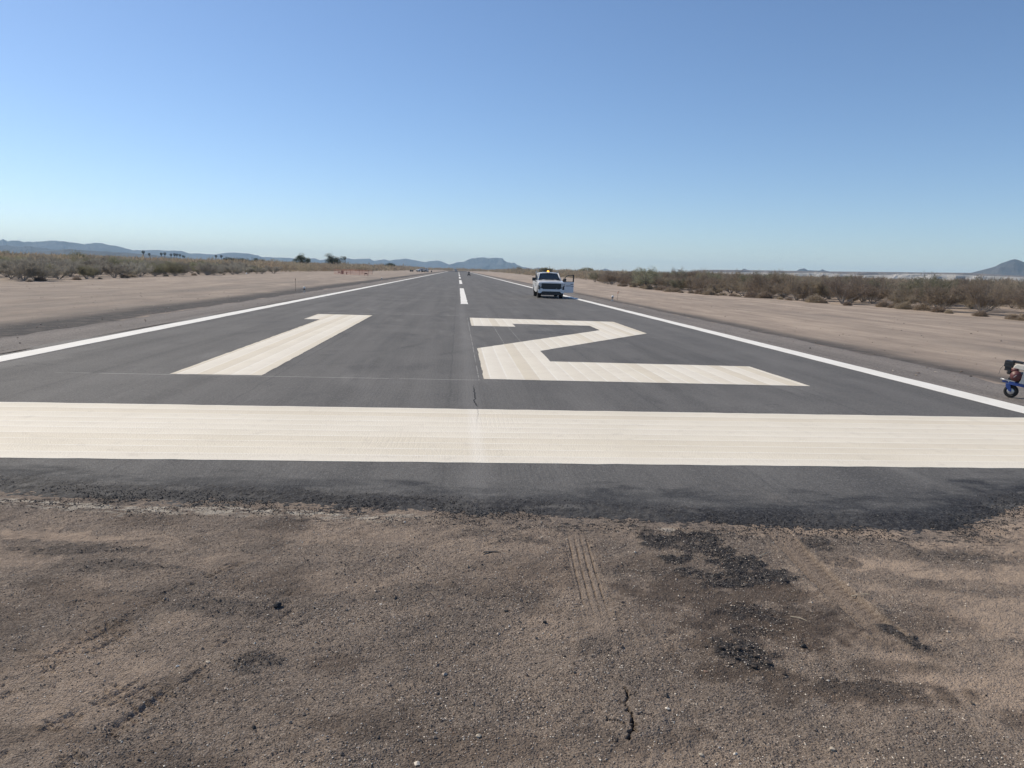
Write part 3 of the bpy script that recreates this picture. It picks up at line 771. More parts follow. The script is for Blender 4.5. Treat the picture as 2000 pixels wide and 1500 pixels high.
n = 5200
Xs = np.where(rng.random(n) < 0.5, -1, 1) * (9.4 + rng.random(n) ** 1.5 * 26); Ys = 7 + 95 * rng.random(n) ** 1.5
kk = (np.abs(np.tan(np.arctan2(Xs, Ys) - 0.0732)) < 0.7)
Xs, Ys = Xs[kk], Ys[kk]
sz = 0.008 + 0.026 * rng.random(len(Xs)) ** 4
tint = np.array([(0.30, 0.25, 0.2), (0.2, 0.165, 0.14), (0.46, 0.41, 0.35), (0.09, 0.082, 0.075)])[rng.choice(4, len(Xs), p=[.42, .34, .14, .10])] * (0.8 + 0.4 * rng.random((len(Xs), 1)))
def zs_(x, y): return np.maximum(gz_at(x, y), np.where(np.abs(x) < 10.9, 0.013, -1.0))
o = stones('roadside_stones', Xs, Ys, sz, tint, MAT['pebble'], 0.3, zs_)
tag(o, 'scattered stones and clods on the dirt verges beside the runway', 'stones', kind='stuff')

def lump(name, loc, r, mat_col, label, cat, seed):
    rr = np.random.default_rng(seed)
    bm = bmesh.new(); bmesh.ops.create_icosphere(bm, subdivisions=2 if r > 0.018 else 1, radius=r)
    for v in bm.verts:
        d = v.co.normalized()
        k_ = 0.6 + 0.8 * float(vn(np.array([d.x * 2.2 + seed]), np.array([d.y * 2.2 + d.z * 1.7]), seed)[0])
        v.co = Vector((v.co.x * k_ * 1.15, v.co.y * k_, v.co.z * k_ * 0.75))
    me = bpy.data.meshes.new(name); bm.to_mesh(me); bm.free()
    o = link(name, me, mat_col)
    z = float(zc(np.array([loc[0]]), np.array([loc[1]]))[0])
    o.location = (loc[0], loc[1], z + r * 0.4)
    tag(o, label, cat)
    return o
CH = simple('asphalt_chunk', (0.022, 0.023, 0.026), 0.9, var=0.4, scale=60)
BR = simple('earth_clod', (0.075, 0.06, 0.05), 0.95, var=0.4, scale=60)
PR = simple('pale_stone', (0.45, 0.39, 0.31), 0.9, var=0.2, scale=60)
lump('asphalt_chunk', (-1.0, 4.25), 0.021, CH, 'single black asphalt lump lying alone on the bare soil left of centre', 'asphalt chunk', 1)
lump('asphalt_chunk', (0.52, 4.04), 0.012, CH, 'small black asphalt lump below the straight grooved tyre print', 'asphalt chunk', 2)
lump('asphalt_chunk', (1.88, 3.74), 0.015, CH, 'black asphalt lump on brown soil right of the dark clod heap', 'asphalt chunk', 3)
lump('asphalt_chunk', (0.31, 4.2), 0.012, CH, 'thin black asphalt flake left of the straight grooved tyre print foot', 'asphalt chunk', 4)
for i, (a, b, r) in enumerate([(1.34, 3.74, .010), (1.42, 3.71, .013), (1.50, 3.69, .016), (1.57, 3.61, .015), (1.46, 3.60, .012), (1.60, 3.55, .014), (1.52, 3.52, .012), (1.39, 3.62, .010), (1.65, 3.46, .012), (1.49, 3.77, .009), (1.55, 3.68, .010), (1.41, 3.55, .009)]):
    o = lump('earth_clod', (a, b), r, BR, 'dark brown earth clod in the small heap at lower right of centre', 'clod', 20 + i); o['group'] = 'earth clods in the heap'
for i, (a, b, r, lb) in enumerate([(-1.19, 3.62, .012, 'pale cream stone left of the round black stain on the soil'), (0.12, 2.98, .013, 'pale yellowish flat stone near the bottom edge, left of the open crack'), (1.04, 2.86, .011, 'pale stone at the bottom edge just right of the open crack'), (1.60, 2.86, .012, 'rounded tan stone at the bottom edge, farther right of the crack')]):
    lump('stone', (a, b), r, PR, lb, 'stone', 40 + i)

def twig(p0, p1, r, label):
    z0 = float(zc(np.array([p0[0]]), np.array([p0[1]]))[0]); z1 = float(zc(np.array([p1[0]]), np.array([p1[1]]))[0])
    a, b = Vector((*p0, z0 + r + 0.004)), Vector((*p1, z1 + r + 0.006))
    mid = (a + b) / 2 + Vector((0.006, 0.004, 0.004))
    tag(MB().tube([a, mid, b], [r, r * 0.85, r * 0.5], 6).build('twig', MAT['twig']), label, 'twig')
twig((1.965, 4.10), (2.03, 4.03), 0.0035, 'pale dry twig on damp soil left of the chevron tyre print')
twig((2.14, 5.03), (2.25, 5.12), 0.0035, 'pale dry twig lying on the black asphalt spill')
twig((2.5, 4.42), (2.6, 4.39), 0.005, 'bleached stick beside the chevron tyre print')
# flat dark strip of debris
q = MB()
z_ = float(zc(np.array([0.26]), np.array([5.09]))[0])
q.prism([(0.20, 5.06), (0.22, 5.08), (0.28, 5.09), (0.33, 5.085), (0.30, 5.10), (0.25, 5.105), (0.215, 5.10)], z_ + 0.002, z_ + 0.007, 'z')
tag(q.build('rubber_scrap', simple('dusty_rubber', (0.06, 0.056, 0.052), 0.95), bevel=0.001), 'flat dark rubber scrap on the soil below the asphalt lip near centre', 'scrap')

# ------------------------------------------------------------------ pickup truck
def arc(cx, cz, r, a0, a1, n):
    return [(cx + r * math.cos(R(a0 + (a1 - a0) * i / n)), cz + r * math.sin(R(a0 + (a1 - a0) * i / n))) for i in range(n + 1)]

def make_door(parent, side, ang):
    """front door hinged at its front edge; side +1 = driver's (x+). ang = opening angle"""
    hinge = empty('door', (side * 1.005, 1.93, 0), 0)
    hinge.parent = parent
    hinge.rotation_euler = (0, 0, -side * R(ang))
    s = side
    panel = MB().prism([(0.0, 0.45), (0.06, 0.40), (1.04, 0.40), (1.08, 0.48), (1.08, 1.25), (0.0, 1.25)], -0.075 * s if s > 0 else 0.075, 0.0)
    d = panel.build('door_panel', MAT['white'], hinge, bevel=0.02)
    fr = MB()
    pts = [(0.03, 1.25), (0.24, 1.52), (0.44, 1.70), (0.62, 1.76), (1.05, 1.77), (1.05, 1.25)]
    for (a, b), (c, e) in zip(pts[:-1], pts[1:]):
        th = 0.10 if a == c == 1.05 else 0.055
        v = Vector((0, c - a, e - b)); L = v.length
        rot = Matrix.Rotation(math.atan2(e - b, c - a), 3, 'X')
        fr.box((-0.035 * s, (a + c) / 2, (b + e) / 2), (0.05, L + th * 0.8, th), rot)
    fr.box((-0.037 * s, 0.54, 1.262), (0.062, 1.06, 0.035))
    fr.build('window_frame', MAT['black'], hinge, bevel=0.008)
    MB().box((0.022 * s, 0.90, 1.06), (0.03, 0.24, 0.035)).box((0.012 * s, 0.80, 1.06), (0.03, 0.03, 0.03)).box((0.012 * s, 1.0, 1.06), (0.03, 0.03, 0.03)).build('door_handle', MAT['black'], hinge, bevel=0.006)
    mi = MB().prism([(0.06, 1.27), (0.14, 1.27), (0.20, 1.30), (0.22, 1.48), (0.10, 1.53), (0.06, 1.50)], 0.06 * s, 0.32 * s).box((0.04 * s, 0.12, 1.24), (0.1, 0.09, 0.06))
    mi.build('side_mirror', MAT['black'], hinge, bevel=0.02)
    e = MB()
    e.prism([(0.06, 0.92), (0.14, 1.02), (0.30, 1.06), (0.26, 0.99), (0.18, 0.96), (0.30, 0.94), (0.27, 0.885), (0.10, 0.87)], 0.001 * s, 0.005 * s)
    e.build('emblem', MAT['logo'], hinge)
    t = MB().prism([(0.88, 0.865), (1.07, 0.865), (1.07, 0.91), (0.88, 0.91)], 0.001 * s, 0.004 * s)
    t.build('door_stripe', MAT['logo'], hinge)
    for row, (z0, a, b) in enumerate([(0.985, 0.36, 0.80), (0.90, 0.36, 0.84)]):
        u = MB(); p_ = a
        while p_ < b:
            w_ = random.uniform(0.03, 0.055)
            u.prism([(p_, z0 - 0.018), (p_ + w_, z0 - 0.018), (p_ + w_, z0 + 0.018), (p_, z0 + 0.018)], 0.001 * s, 0.004 * s); p_ += w_ + 0.012
        u.build('door_lettering', MAT['logogrey'], hinge)
    return hinge

def make_pickup(open_angle, beacon=True):
    root = empty('pickup_truck')
    W = 1.0
    prof = [(0.16, 0.50), (0.10, 0.70), (0.10, 1.08), (0.20, 1.18), (0.9, 1.26), (1.72, 1.32), (3.95, 1.33), (3.96, 1.40), (5.80, 1.40), (5.86, 1.26), (5.84, 0.62), (5.5, 0.56)]
    prof += arc(4.73, 0.43, 0.52, 12, 168, 10) + [(4.1, 0.46), (1.62, 0.44)] + arc(0.98, 0.43, 0.52, 12, 168, 10)
    b = MB()
    for s in (-1, 1): b.prism(prof, s * 0.80, s * W)
    # bed walls, tailgate, cab back
    b.box((0, 5.80, 0.98), (1.62, 0.08, 0.68)); b.box((0, 4.9, 0.74), (1.60, 1.8, 0.06)); b.box((0, 3.93, 1.0), (1.62, 0.06, 0.62))
    b.box((0, 1.85, 1.0), (1.62, 0.1, 0.5))
    body = b.build('body', MAT['white'], root, bevel=0.025)
    # hood with two raised creases
    nxh, nyh = 25, 14
    V = []; F = []
    for j in range(nyh):
        t = j / (nyh - 1); yy = 0.08 + t * 1.66
        for i in range(nxh):
            xx = -0.94 + 1.88 * i / (nxh - 1)
            zz = 1.215 + 0.115 * t + 0.045 * (1 - (xx / 0.94) ** 2)
            zz += 0.028 * math.exp(-((abs(xx) - 0.46) / 0.10) ** 2) * min(1, t * 3)
            if j == 0: zz -= 0.06
            if j == 1: zz -= 0.012
            if i in (0, nxh - 1): zz -= 0.02
            V.append((xx, yy, zz))
    for j in range(nyh - 1):
        for i in range(nxh - 1):
            a = j * nxh + i; F.append((a, a + 1, a + 1 + nxh, a + nxh))
    h = link('hood', mesh_np('hood', V, F, True), MAT['white'], root)
    so = h.modifiers.new('solid', 'SOLIDIFY'); so.thickness = 0.03; so.offset = -1
    # front fascia
    MB().prism([(-0.94, 1.115), (0.94, 1.115), (0.93, 1.195), (-0.93, 1.195)], 0.045, 0.16, 'y').build('header_panel', MAT['white'], root, bevel=0.015)
    MB().prism([(-0.62, 0.69), (0.62, 0.69), (0.74, 0.80), (0.73, 1.115), (-0.73, 1.115), (-0.74, 0.80)], 0.03, 0.14, 'y').build('grille', MAT['grille'], root, bevel=0.01)
    g = MB()
    for z0 in (0.78, 0.86, 0.94, 1.02): g.box((0, 0.025, z0), (1.38, 0.02, 0.012))
    g.build('grille_bars', MAT['black'], root)
    MB().prism([(0.36, 0.74), (0.42, 0.74), (0.44, 0.77), (0.40, 0.78), (0.36, 0.76)], 0.015, 0.03, 'y').build('badge', MAT['steel'], root)
    for s in (-1, 1):
        MB().prism([(s * 0.735, 1.045), (s * 0.985, 1.06), (s * 0.985, 1.15), (s * 0.735, 1.112)], 0.04, 0.22, 'y').build('headlight', MAT['lamp'], root, bevel=0.012)
        MB().prism([(s * 0.745, 0.84), (s * 0.86, 0.88), (s * 0.985, 1.02), (s * 0.735, 1.03)], 0.055, 0.2, 'y').build('daytime_lamp', MAT['lamp'], root, bevel=0.01)
        MB().prism([(s * 0.86, 0.66), (s * 0.99, 0.66), (s * 0.99, 1.00), (s * 0.865, 0.87)], 0.06, 0.18, 'y').build('fog_lamp_housing', MAT['black'], root, bevel=0.01)
    MB().prism([(-0.99, 0.38), (-0.80, 0.38), (-0.66, 0.515), (0.66, 0.515), (0.80, 0.38), (0.99, 0.38), (1.0, 0.655), (0.86, 0.655), (0.74, 0.76), (0.62, 0.685), (-0.62, 0.685), (-0.74, 0.76), (-0.86, 0.655), (-1.0, 0.655)], 0.0, 0.16, 'y').build('front_bumper', MAT['white'], root, bevel=0.02)
    MB().prism([(-0.74, 0.24), (0.74, 0.24), (0.80, 0.37), (0.66, 0.505), (-0.66, 0.505), (-0.80, 0.37)], 0.05, 0.13, 'y').build('air_dam', MAT['black'], root, bevel=0.01)
    MB().box((0, 5.95, 0.56), (1.9, 0.14, 0.22)).build('rear_bumper', MAT['steel'], root, bevel=0.02)
    for s in (-1, 1): MB().box((s * 0.93, 5.86, 1.08), (0.12, 0.05, 0.36)).build('tail_light', MAT['red'], root, bevel=0.01)
    MB().box((0, 2.95, 0.50), (1.5, 4.9, 0.26)).box((0, 0.98, 0.42), (1.46, 0.12, 0.12)).box((0, 4.73, 0.42), (1.46, 0.14, 0.14)).lathe([(0.02, -.16), (.14, -.1), (.17, 0), (.14, .1), (.02, .16)], (0, 4.73, 0.42), 'y', 12).build('chassis', MAT['black'], root)
    # cab: roof and pillars
    lo = [(-0.90, 1.66, 1.265), (0.90, 1.66, 1.265), (0.92, 3.93, 1.27), (-0.92, 3.93, 1.27)]
    hi = [(-0.70, 2.42, 1.865), (0.70, 2.42, 1.865), (0.74, 3.74, 1.865), (-0.74, 3.74, 1.865)]
    V = []; F = []
    nn = 11
    for j in range(nn):
        t = j / (nn - 1); yy = 2.36 + t * 1.42; hw = 0.705 + 0.05 * t
        for i in range(nn):
            q = -1 + 2 * i / (nn - 1)
            zz = 1.875 + 0.075 * (1 - q * q) ** 0.6 + 0.02 * math.sin(math.pi * t) - (0.03 if j in (0, nn - 1) else 0)
            V.append((hw * q * 1.02, yy, zz))
    for j in range(nn - 1):
        for i in range(nn - 1):
            a = j * nn + i; F.append((a, a + 1, a + 1 + nn, a + nn))
    rf = link('roof', mesh_np('roof', V, F, True), MAT['white'], root)
    so = rf.modifiers.new('solid', 'SOLIDIFY'); so.thickness = 0.05; so.offset = -1
    for s in (-1, 1):
        for p0, p1, r0 in (((s * 0.90, 1.68, 1.31), (s * 0.715, 2.40, 1.89), 0.045), ((s * 0.93, 2.98, 1.25), (s * 0.745, 3.0, 1.86), 0.05), ((s * 0.93, 3.86, 1.25), (s * 0.75, 3.72, 1.87), 0.07), ((s * 0.715, 2.38, 1.865), (s * 0.755, 3.76, 1.865), 0.04)):
            MB().cyl(p0, p1, r0, r0 * 0.9, 8).build('pillar', MAT['white'], root, smooth=True)
    def pane(name, q, push):
        q = [Vector(v) for v in q]
        nrm = (q[1] - q[0]).cross(q[2] - q[0]).normalized()
        m_ = MB().add([v for v in q] + [v - nrm * 0.02 * push for v in q], [(0, 1, 2, 3), (7, 6, 5, 4), (0, 4, 5, 1), (1, 5, 6, 2), (2, 6, 7, 3), (3, 7, 4, 0)])
        return m_.build(name, MAT['glass'], root)
    pane('windshield', [(-0.88, 1.69, 1.32), (0.88, 1.69, 1.32), (0.70, 2.40, 1.87), (-0.70, 2.40, 1.87)], 1)
    pane('rear_window', [(0.88, 3.90, 1.27), (-0.88, 3.90, 1.27), (-0.72, 3.75, 1.84), (0.72, 3.75, 1.84)], 1)
    for s in (-1, 1):
        pane('rear_side_window', [(s * 0.915, 3.02, 1.26), (s * 0.915, 3.84, 1.26), (s * 0.745, 3.70, 1.84), (s * 0.745, 3.04, 1.84)], s)
        if s < 0 or open_angle == 0:
            pane('front_side_window', [(s * 0.905, 1.80, 1.26), (s * 0.915, 2.96, 1.26), (s * 0.745, 2.98, 1.84), (s * 0.725, 2.42, 1.84)], s)
    MB().box((0, 2.8, 1.2), (1.5, 2.0, 0.5)).build('cabin_interior', MAT['black'], root)
    if open_angle: MB().prism([(1.95, 0.46), (3.0, 0.46), (3.0, 1.24), (1.95, 1.24)], 0.99, 1.004).build('opening_shade_panel', MAT['black'], root)  # black panel on the body side, painted shade of the open doorway
    # wipers / cowl
    MB().box((0, 1.70, 1.33), (1.7, 0.10, 0.02)).build('cowl', MAT['black'], root)
    make_door(root, -1, 0)
    make_door(root, 1, open_angle)
    if open_angle == 0: pass
    # wheels
    for s in (-1, 1):
        for yw in (0.98, 4.73):
            w = empty('wheel', (s * 0.84, yw, 0.41)); w.parent = root
            MB().lathe([(0.25, -0.13), (0.37, -0.14), (0.405, -0.11), (0.41, 0), (0.405, 0.11), (0.37, 0.14), (0.25, 0.13)], (0, 0, 0), 'x', 28, closed=True).build('tyre', MAT['tyre'], w, smooth=True)
            rm_ = MB().lathe([(0.245, -0.10), (0.255, 0.09 * s), (0.235, 0.10 * s), (0.225, 0.04 * s)], (0, 0, 0), 'x', 24)
            for k_ in range(6):
                a_ = k_ * math.pi / 3
                rm_.box((0.085 * s, 0.13 * math.cos(a_), 0.13 * math.sin(a_)), (0.03, 0.22, 0.06), Matrix.Rotation(a_, 3, 'X'))
            rm_.lathe([(0.07, 0.02 * s), (0.07, 0.11 * s)], (0, 0, 0), 'x', 14)
            rm_.build('rim', MAT['alloy'], w)
    # rack behind the cab
    r_ = MB()
    for s in (-1, 1):
        r_.box((s * 0.88, 4.05, 1.66), (0.05, 0.05, 0.66)); r_.cyl((s * 0.88, 4.07, 1.95), (s * 0.90, 4.6, 1.36), 0.022, n=8); r_.box((s * 0.86, 4.05, 2.0), (0.07, 0.06, 0.09))
    r_.box((0, 4.05, 1.93), (1.72, 0.05, 0.045)); r_.box((0, 4.05, 1.5), (1.72, 0.04, 0.04))
    for k_ in range(7): r_.box((-0.66 + 0.22 * k_, 4.05, 1.71), (0.02, 0.03, 0.42))
    r_.build('cab_rack', MAT['steel'], root)
    if beacon:
        MB().box((-0.02, 2.95, 1.965), (0.36, 0.2, 0.03)).build('beacon_base', MAT['black'], root, bevel=0.006)
        MB().lathe([(0.085, 1.98), (0.085, 2.04), (0.07, 2.07), (0.03, 2.085)], (-0.02, 2.95, 0), 'z', 18).build('beacon_lamp', MAT['beacon'], root, smooth=True)
        MB().cyl((-0.40, 3.3, 1.93), (-0.41, 3.34, 2.06), 0.018, 0.012, 6).build('antenna', MAT['steel'], root)
    return root

truck = make_pickup(66)
truck.location = (6.83, 56.45, 0.034); truck.scale = (0.97, 0.97, 0.97); truck.rotation_euler = (0, 0, R(-1.4))
tag(truck, 'white pickup truck on the runway with its driver door open and amber beacon lit', 'pickup truck')
far_truck = make_pickup(0, beacon=False)
far_truck.location = (-17.9, 430, 0.0); far_truck.rotation_euler = (0, 0, R(-4))
tag(far_truck, 'distant pale pickup facing the camera on the dirt left of the runway', 'pickup truck')
t3 = copy_tree(far_truck); t3.location = (-22.9, 432, 0.0); t3.rotation_euler = (0, 0, R(-52))
tag(t3, 'distant pale pickup standing at an angle among dark drums left of the runway', 'pickup truck')
t4 = copy_tree(far_truck); t4.location = (-2.1, 700, 0.03); t4.rotation_euler = (0, 0, R(2))
tag(t4, 'tiny white pickup at the far end of the runway', 'pickup truck')

# ------------------------------------------------------------------ line striping machine at the right edge
def make_machine():
    root = empty('striping_machine')
    til = Matrix.Rotation(R(7), 3, 'Y')         # chassis rides nose-up on its caster
    def T(o):
        for v in o.data.vertices: v.co = til @ (v.co - Vector((0, 0, .125))) + Vector((0, 0, .125))
        return o
    fr = MB()
    for y_ in (-0.13, 0.13): fr.box((0.62, y_, 0.265), (1.30, 0.045, 0.05))
    fr.box((-0.06, 0, 0.268), (0.20, 0.07, 0.05)); fr.box((0.0, 0, 0.266), (0.05, 0.28, 0.046)); fr.box((1.1, 0, 0.266), (0.05, 0.24, 0.046)); fr.box((0.16, 0, 0.293), (0.32, 0.30, 0.008))
    T(fr.build('frame', MAT['blue'], root, bevel=0.006))
    lv = MB().cyl((-0.19, -0.03, 0.292), (-0.055, -0.045, 0.288), 0.016, 0.014, 10).lathe([(0.026, -.03), (0.03, 0), (0.026, .03)], (-0.03, -0.055, 0.28), 'y', 14)
    T(lv.build('clamp_lever', MAT['steel'], root, smooth=True))
    # caster wheel
    w = empty('caster_wheel', (0, 0, 0.113)); w.parent = root; w.scale = (0.9, 0.9, 0.9)
    MB().lathe([(0.062, -.032), (0.10, -.042), (0.122, -.028), (0.125, 0), (0.122, .028), (0.10, .042), (0.062, .032)], (0, 0, 0), 'y', 30, closed=True).build('tyre', MAT['tyre'], w, smooth=True)
    MB().lathe([(0.02, -.045), (0.05, -.034), (0.064, -.036), (0.066, 0), (0.064, .036), (0.05, .034), (0.02, .045)], (0, 0, 0), 'y', 24).build('rim', MAT['alloy'], w, smooth=True)
    MB().cyl((0, -.06, 0), (0, .06, 0), 0.014, n=10).build('axle', MAT['steel'], w)
    fk = MB()
    for y_ in (-0.052, 0.052): fk.prism([(-0.02, 0.11), (0.02, 0.11), (0.0, 0.2), (-0.01, 0.235), (-0.08, 0.235), (-0.075, 0.19)], y_ - 0.006, y_ + 0.006, 'y')
    fk.box((-0.04, 0, 0.238), (0.085, 0.116, 0.012)); fk.cyl((-0.035, 0, 0.235), (-0.035, 0, 0.27), 0.02, n=12)
    fk.build('caster_fork', MAT['blue'], root, bevel=0.003)
    def TE(o):
        for v in o.data.vertices: v.co.x -= 0.035
        return T(o)
    # engine
    e = MB()
    e.box((0.10, 0, 0.38), (0.20, 0.22, 0.16)); e.box((0.10, 0.02, 0.33), (0.26, 0.26, 0.03)); e.box((-0.02, 0.03, 0.46), (0.12, 0.16, 0.13))
    for k_ in range(6): e.box((-0.02, 0.03, 0.415 + 0.02 * k_), (0.15, 0.18, 0.006))
    TE(e.build('engine_block', MAT['black'], root, bevel=0.006))
    rc = MB().lathe([(0.088, -.11), (0.091, -.15), (0.082, -.172), (0.055, -.178), (0.05, -.19), (0.024, -.196)], (0.085, 0, 0.405), 'y', 28)
    rc.box((0.045, -0.13, 0.50), (0.10, 0.05, 0.06))
    TE(rc.build('recoil_cover', MAT['red'], root, smooth=True))
    TE(MB().box((0.085, -0.198, 0.405), (0.010, 0.006, 0.055), Matrix.Rotation(R(35), 3, 'Y')).build('pull_grip', MAT['alloy'], root))
    tk = MB().prism([(0.005, 0.515), (0.22, 0.515), (0.235, 0.56), (0.205, 0.605), (0.045, 0.605), (0.012, 0.565)], -0.13, 0.12, 'y')
    TE(tk.build('fuel_tank', MAT['cream'], root, bevel=0.014))
    TE(MB().lathe([(0.024, 0.60), (0.026, 0.635), (0.02, 0.64)], (0.15, 0, 0), 'z', 12).build('fuel_cap', MAT['white_plastic'], root, smooth=True))
    af = MB().box((-0.085, -0.02, 0.575), (0.125, 0.15, 0.11)).box((-0.08, -0.02, 0.49), (0.10, 0.12, 0.07)).box((0.02, 0.03, 0.625), (0.16, 0.1, 0.035)).box((-0.05, -0.06, 0.44), (0.05, 0.05, 0.06)).box((-0.085, -0.098, 0.59), (0.10, 0.012, 0.02))
    TE(af.build('air_filter', MAT['black'], root, bevel=0.012))
    TE(MB().tube([(-0.165, -0.04, 0.52), (-0.195, -0.045, 0.46), (-0.20, -0.05, 0.37)], 0.003, 6).build('throttle_cable', MAT['black'], root))
    TE(MB().box((0.03, -0.10, 0.305), (0.13, 0.10, 0.016)).build('mount_plate', MAT['alloy'], root, bevel=0.003))
    # upright plate with the pump column and handlebar behind it
    pl = MB().prism([(0.165, 0.30), (0.27, 0.30), (0.27, 1.02), (0.235, 1.03), (0.205, 1.0), (0.185, 0.36)], -0.20, -0.185, 'y')
    TE(pl.build('upright_plate', MAT['grey_plate'], root, bevel=0.003))
    bo = MB()
    for z_ in (0.46, 0.54, 0.62, 0.70): bo.cyl((0.268, -0.203, z_), (0.268, -0.185, z_), 0.007, n=8)
    TE(bo.build('bolts', MAT['black'], root))
    hp = MB().box((0.50, 0, 0.50), (0.36, 0.36, 0.40)).box((0.50, 0, 0.73), (0.30, 0.30, 0.06), taper=0.8)
    T(hp.build('paint_hopper', MAT['blue'], root, bevel=0.02))
    hb = MB()
    for y_ in (-0.2, 0.2): hb.tube([(0.9, y_, 0.29), (1.0, y_, 0.7), (1.25, y_, 0.98), (1.42, y_, 1.0)], 0.015, 8)
    hb.cyl((1.25, -0.2, 0.98), (1.25, 0.2, 0.98), 0.014, n=8)
    T(hb.build('handlebar', MAT['blue'], root, smooth=True))
    for y_ in (-0.27, 0.27):
        w2 = empty('rear_wheel', (1.02, y_, 0.125)); w2.parent = root
        MB().lathe([(0.062, -.032), (0.10, -.042), (0.122, -.028), (0.125, 0), (0.122, .028), (0.10, .042), (0.062, .032)], (0, 0, 0), 'y', 30, closed=True).build('tyre', MAT['tyre'], w2, smooth=True)
        MB().lathe([(0.02, -.045), (0.05, -.034), (0.064, -.036), (0.066, 0), (0.064, .036), (0.05, .034), (0.02, .045)], (0, 0, 0), 'y', 24).build('rim', MAT['alloy'], w2, smooth=True)
    MB().cyl((1.02, -0.28, 0.125), (1.02, 0.28, 0.125), 0.014, n=10).build('rear_axle', MAT['steel'], root)
    return root
cart = make_machine()
cart.location = (9.62, 12.56, 0.016); cart.rotation_euler = (0, 0, R(-52))
tag(cart, 'blue walk-behind striping machine with small red engine on the right shoulder', 'striping machine')

# ------------------------------------------------------------------ rider far down the runway
def skin_person(joints, edges, radii, mat, parent, name):
    me = bpy.data.meshes.new(name)
    me.from_pydata(joints, edges, []); o = link(name, me, mat, parent)
    sk = o.modifiers.new('skin', 'SKIN')
    for i, r in enumerate(radii): me.skin_vertices[0].data[i].radius = (r, r)
    me.skin_vertices[0].data[0].use_root = True
    sb = o.modifiers.new('sub', 'SUBSURF'); sb.levels = 1; sb.render_levels = 2
    return o
pr = empty('person', (3.36, 245.6, 0.034))
tag(pr, 'person in dark clothes and pale cap riding a small dark machine down the runway', 'person')
J = [(0, 0, .62), (0, .02, .82), (0, -.02, 1.08), (0, -.04, 1.22), (0, -.05, 1.32), (0, -.06, 1.42), (0, -.07, 1.50),
     (-.19, -.03, 1.17), (-.27, -.14, .94), (-.24, -.36, .84), (.19, -.03, 1.17), (.27, -.14, .94), (.24, -.36, .84),
     (-.11, -.02, .60), (-.20, -.36, .60), (-.22, -.30, .24), (-.22, -.40, .20), (.11, -.02, .60), (.20, -.36, .60), (.22, -.30, .24), (.22, -.40, .20)]
E_ = [(0, 1), (1, 2), (2, 3), (3, 4), (4, 5), (5, 6), (3, 7), (7, 8), (8, 9), (3, 10), (10, 11), (11, 12), (0, 13), (13, 14), (14, 15), (15, 16), (0, 17), (17, 18), (18, 19), (19, 20)]
rad_ = [.14, .13, .15, .12, .055, .095, .07, .065, .05, .04, .065, .05, .04, .09, .075, .05, .045, .09, .075, .05, .045]
skin_person(J, E_, rad_, MAT['cloth'], pr, 'body')
MB().lathe([(0.115, 1.44), (0.112, 1.50), (0.07, 1.545), (0.02, 1.555)], (0, -.065, 0), 'z', 16).box((0, -.19, 1.445), (0.15, 0.12, 0.015)).build('cap', MAT['capcloth'], pr, smooth=True)
for s in (-1, 1):
    h = MB().box((s * .24, -.40, .835), (.035, .08, .075))
    for k_ in range(4): h.cyl((s * .24 - .02 + .013 * k_, -.43, .86), (s * .24 - .02 + .013 * k_, -.455, .82), .007, n=6)
    h.cyl((s * .225, -.40, .85), (s * .20, -.44, .845), .008, n=6)
    h.build('hand', MAT['skin'], pr)
rc = empty('riding_machine', (3.36, 245.6, 0.034))
tag(rc, 'small dark four wheeled machine under the rider on the runway', 'riding machine')
MB().box((0, .1, .46), (.34, .8, .16)).box((0, -.45, .42), (.4, .5, .22)).box((0, .12, .555), (.28, .5, .06)).box((0, -.5, .62), (.3, .25, .2)).build('chassis', MAT['black'], rc, bevel=0.03)
MB().cyl((0, -.5, .6), (0, -.40, .80), .02, n=8).cyl((-.3, -.40, .81), (.3, -.40, .81), .016, n=8).build('handlebar', MAT['black'], rc)
for s in (-1, 1):
    for y_ in (-.5, .48):
        MB().lathe([(.08, -.09), (.2, -.1), (.24, -.07), (.24, .07), (.2, .1), (.08, .09)], (s * .33, y_, .24), 'x', 18).build('wheel', MAT['tyre'], rc, smooth=True)

# ------------------------------------------------------------------ small runway furniture
def edge_light(x, y, label):
    r = empty('runway_light', (x, y, 0.0))
    MB().lathe([(0.10, 0.0), (0.10, 0.03), (0.025, 0.035), (0.025, 0.20)], (0, 0, 0), 'z', 14).build('stem', MAT['steel'], r, smooth=False)
    MB().lathe([(0.05, 0.19), (0.075, 0.20), (0.075, 0.26), (0.05, 0.27)], (0, 0, 0), 'z', 14).build('collar', MAT['black'], r)
    MB().lathe([(0.078, 0.27), (0.085, 0.30), (0.08, 0.36), (0.05, 0.40), (0.01, 0.41)], (0, 0, 0), 'z', 16).build('globe', MAT['white_plastic'], r, smooth=True)
    tag(r, label, 'runway light', 'runway edge lights')
edge_light(-11.06, 56.7, 'nearer white domed light beside the left shoulder of the runway')
edge_light(-11.6, 119.0, 'farther white domed light on the dark band left of the runway')
edge_light(11.15, 55.2, 'white domed light beside the right shoulder near the open truck door')
def stake(x, y, h, tip, label):
    r = empty('marker_stake', (x, y, -0.05))
    MB().box((0, 0, h / 2), (0.020, 0.020, h), Matrix.Rotation(R(1.5), 3, 'Y')).build('stick', MAT['wood'], r)
    MB().box((0.004, 0, h - 0.05), (0.045, 0.034, 0.12)).build('tip_tape', tip, r)
    tag(r, label, 'stake', 'marker stakes')
stake(-12.03, 58.4, 0.98, MAT['wood'], 'thin tall wooden stake left of the runway beside the nearer domed light')
stake(11.9, 57.0, 0.66, MAT['orange'], 'thin pinkish stake right of the truck door beside the domed light')
stake(16.3, 77.6, 0.30, MAT['barricade'], 'short dark peg standing on the dirt strip right of the truck')
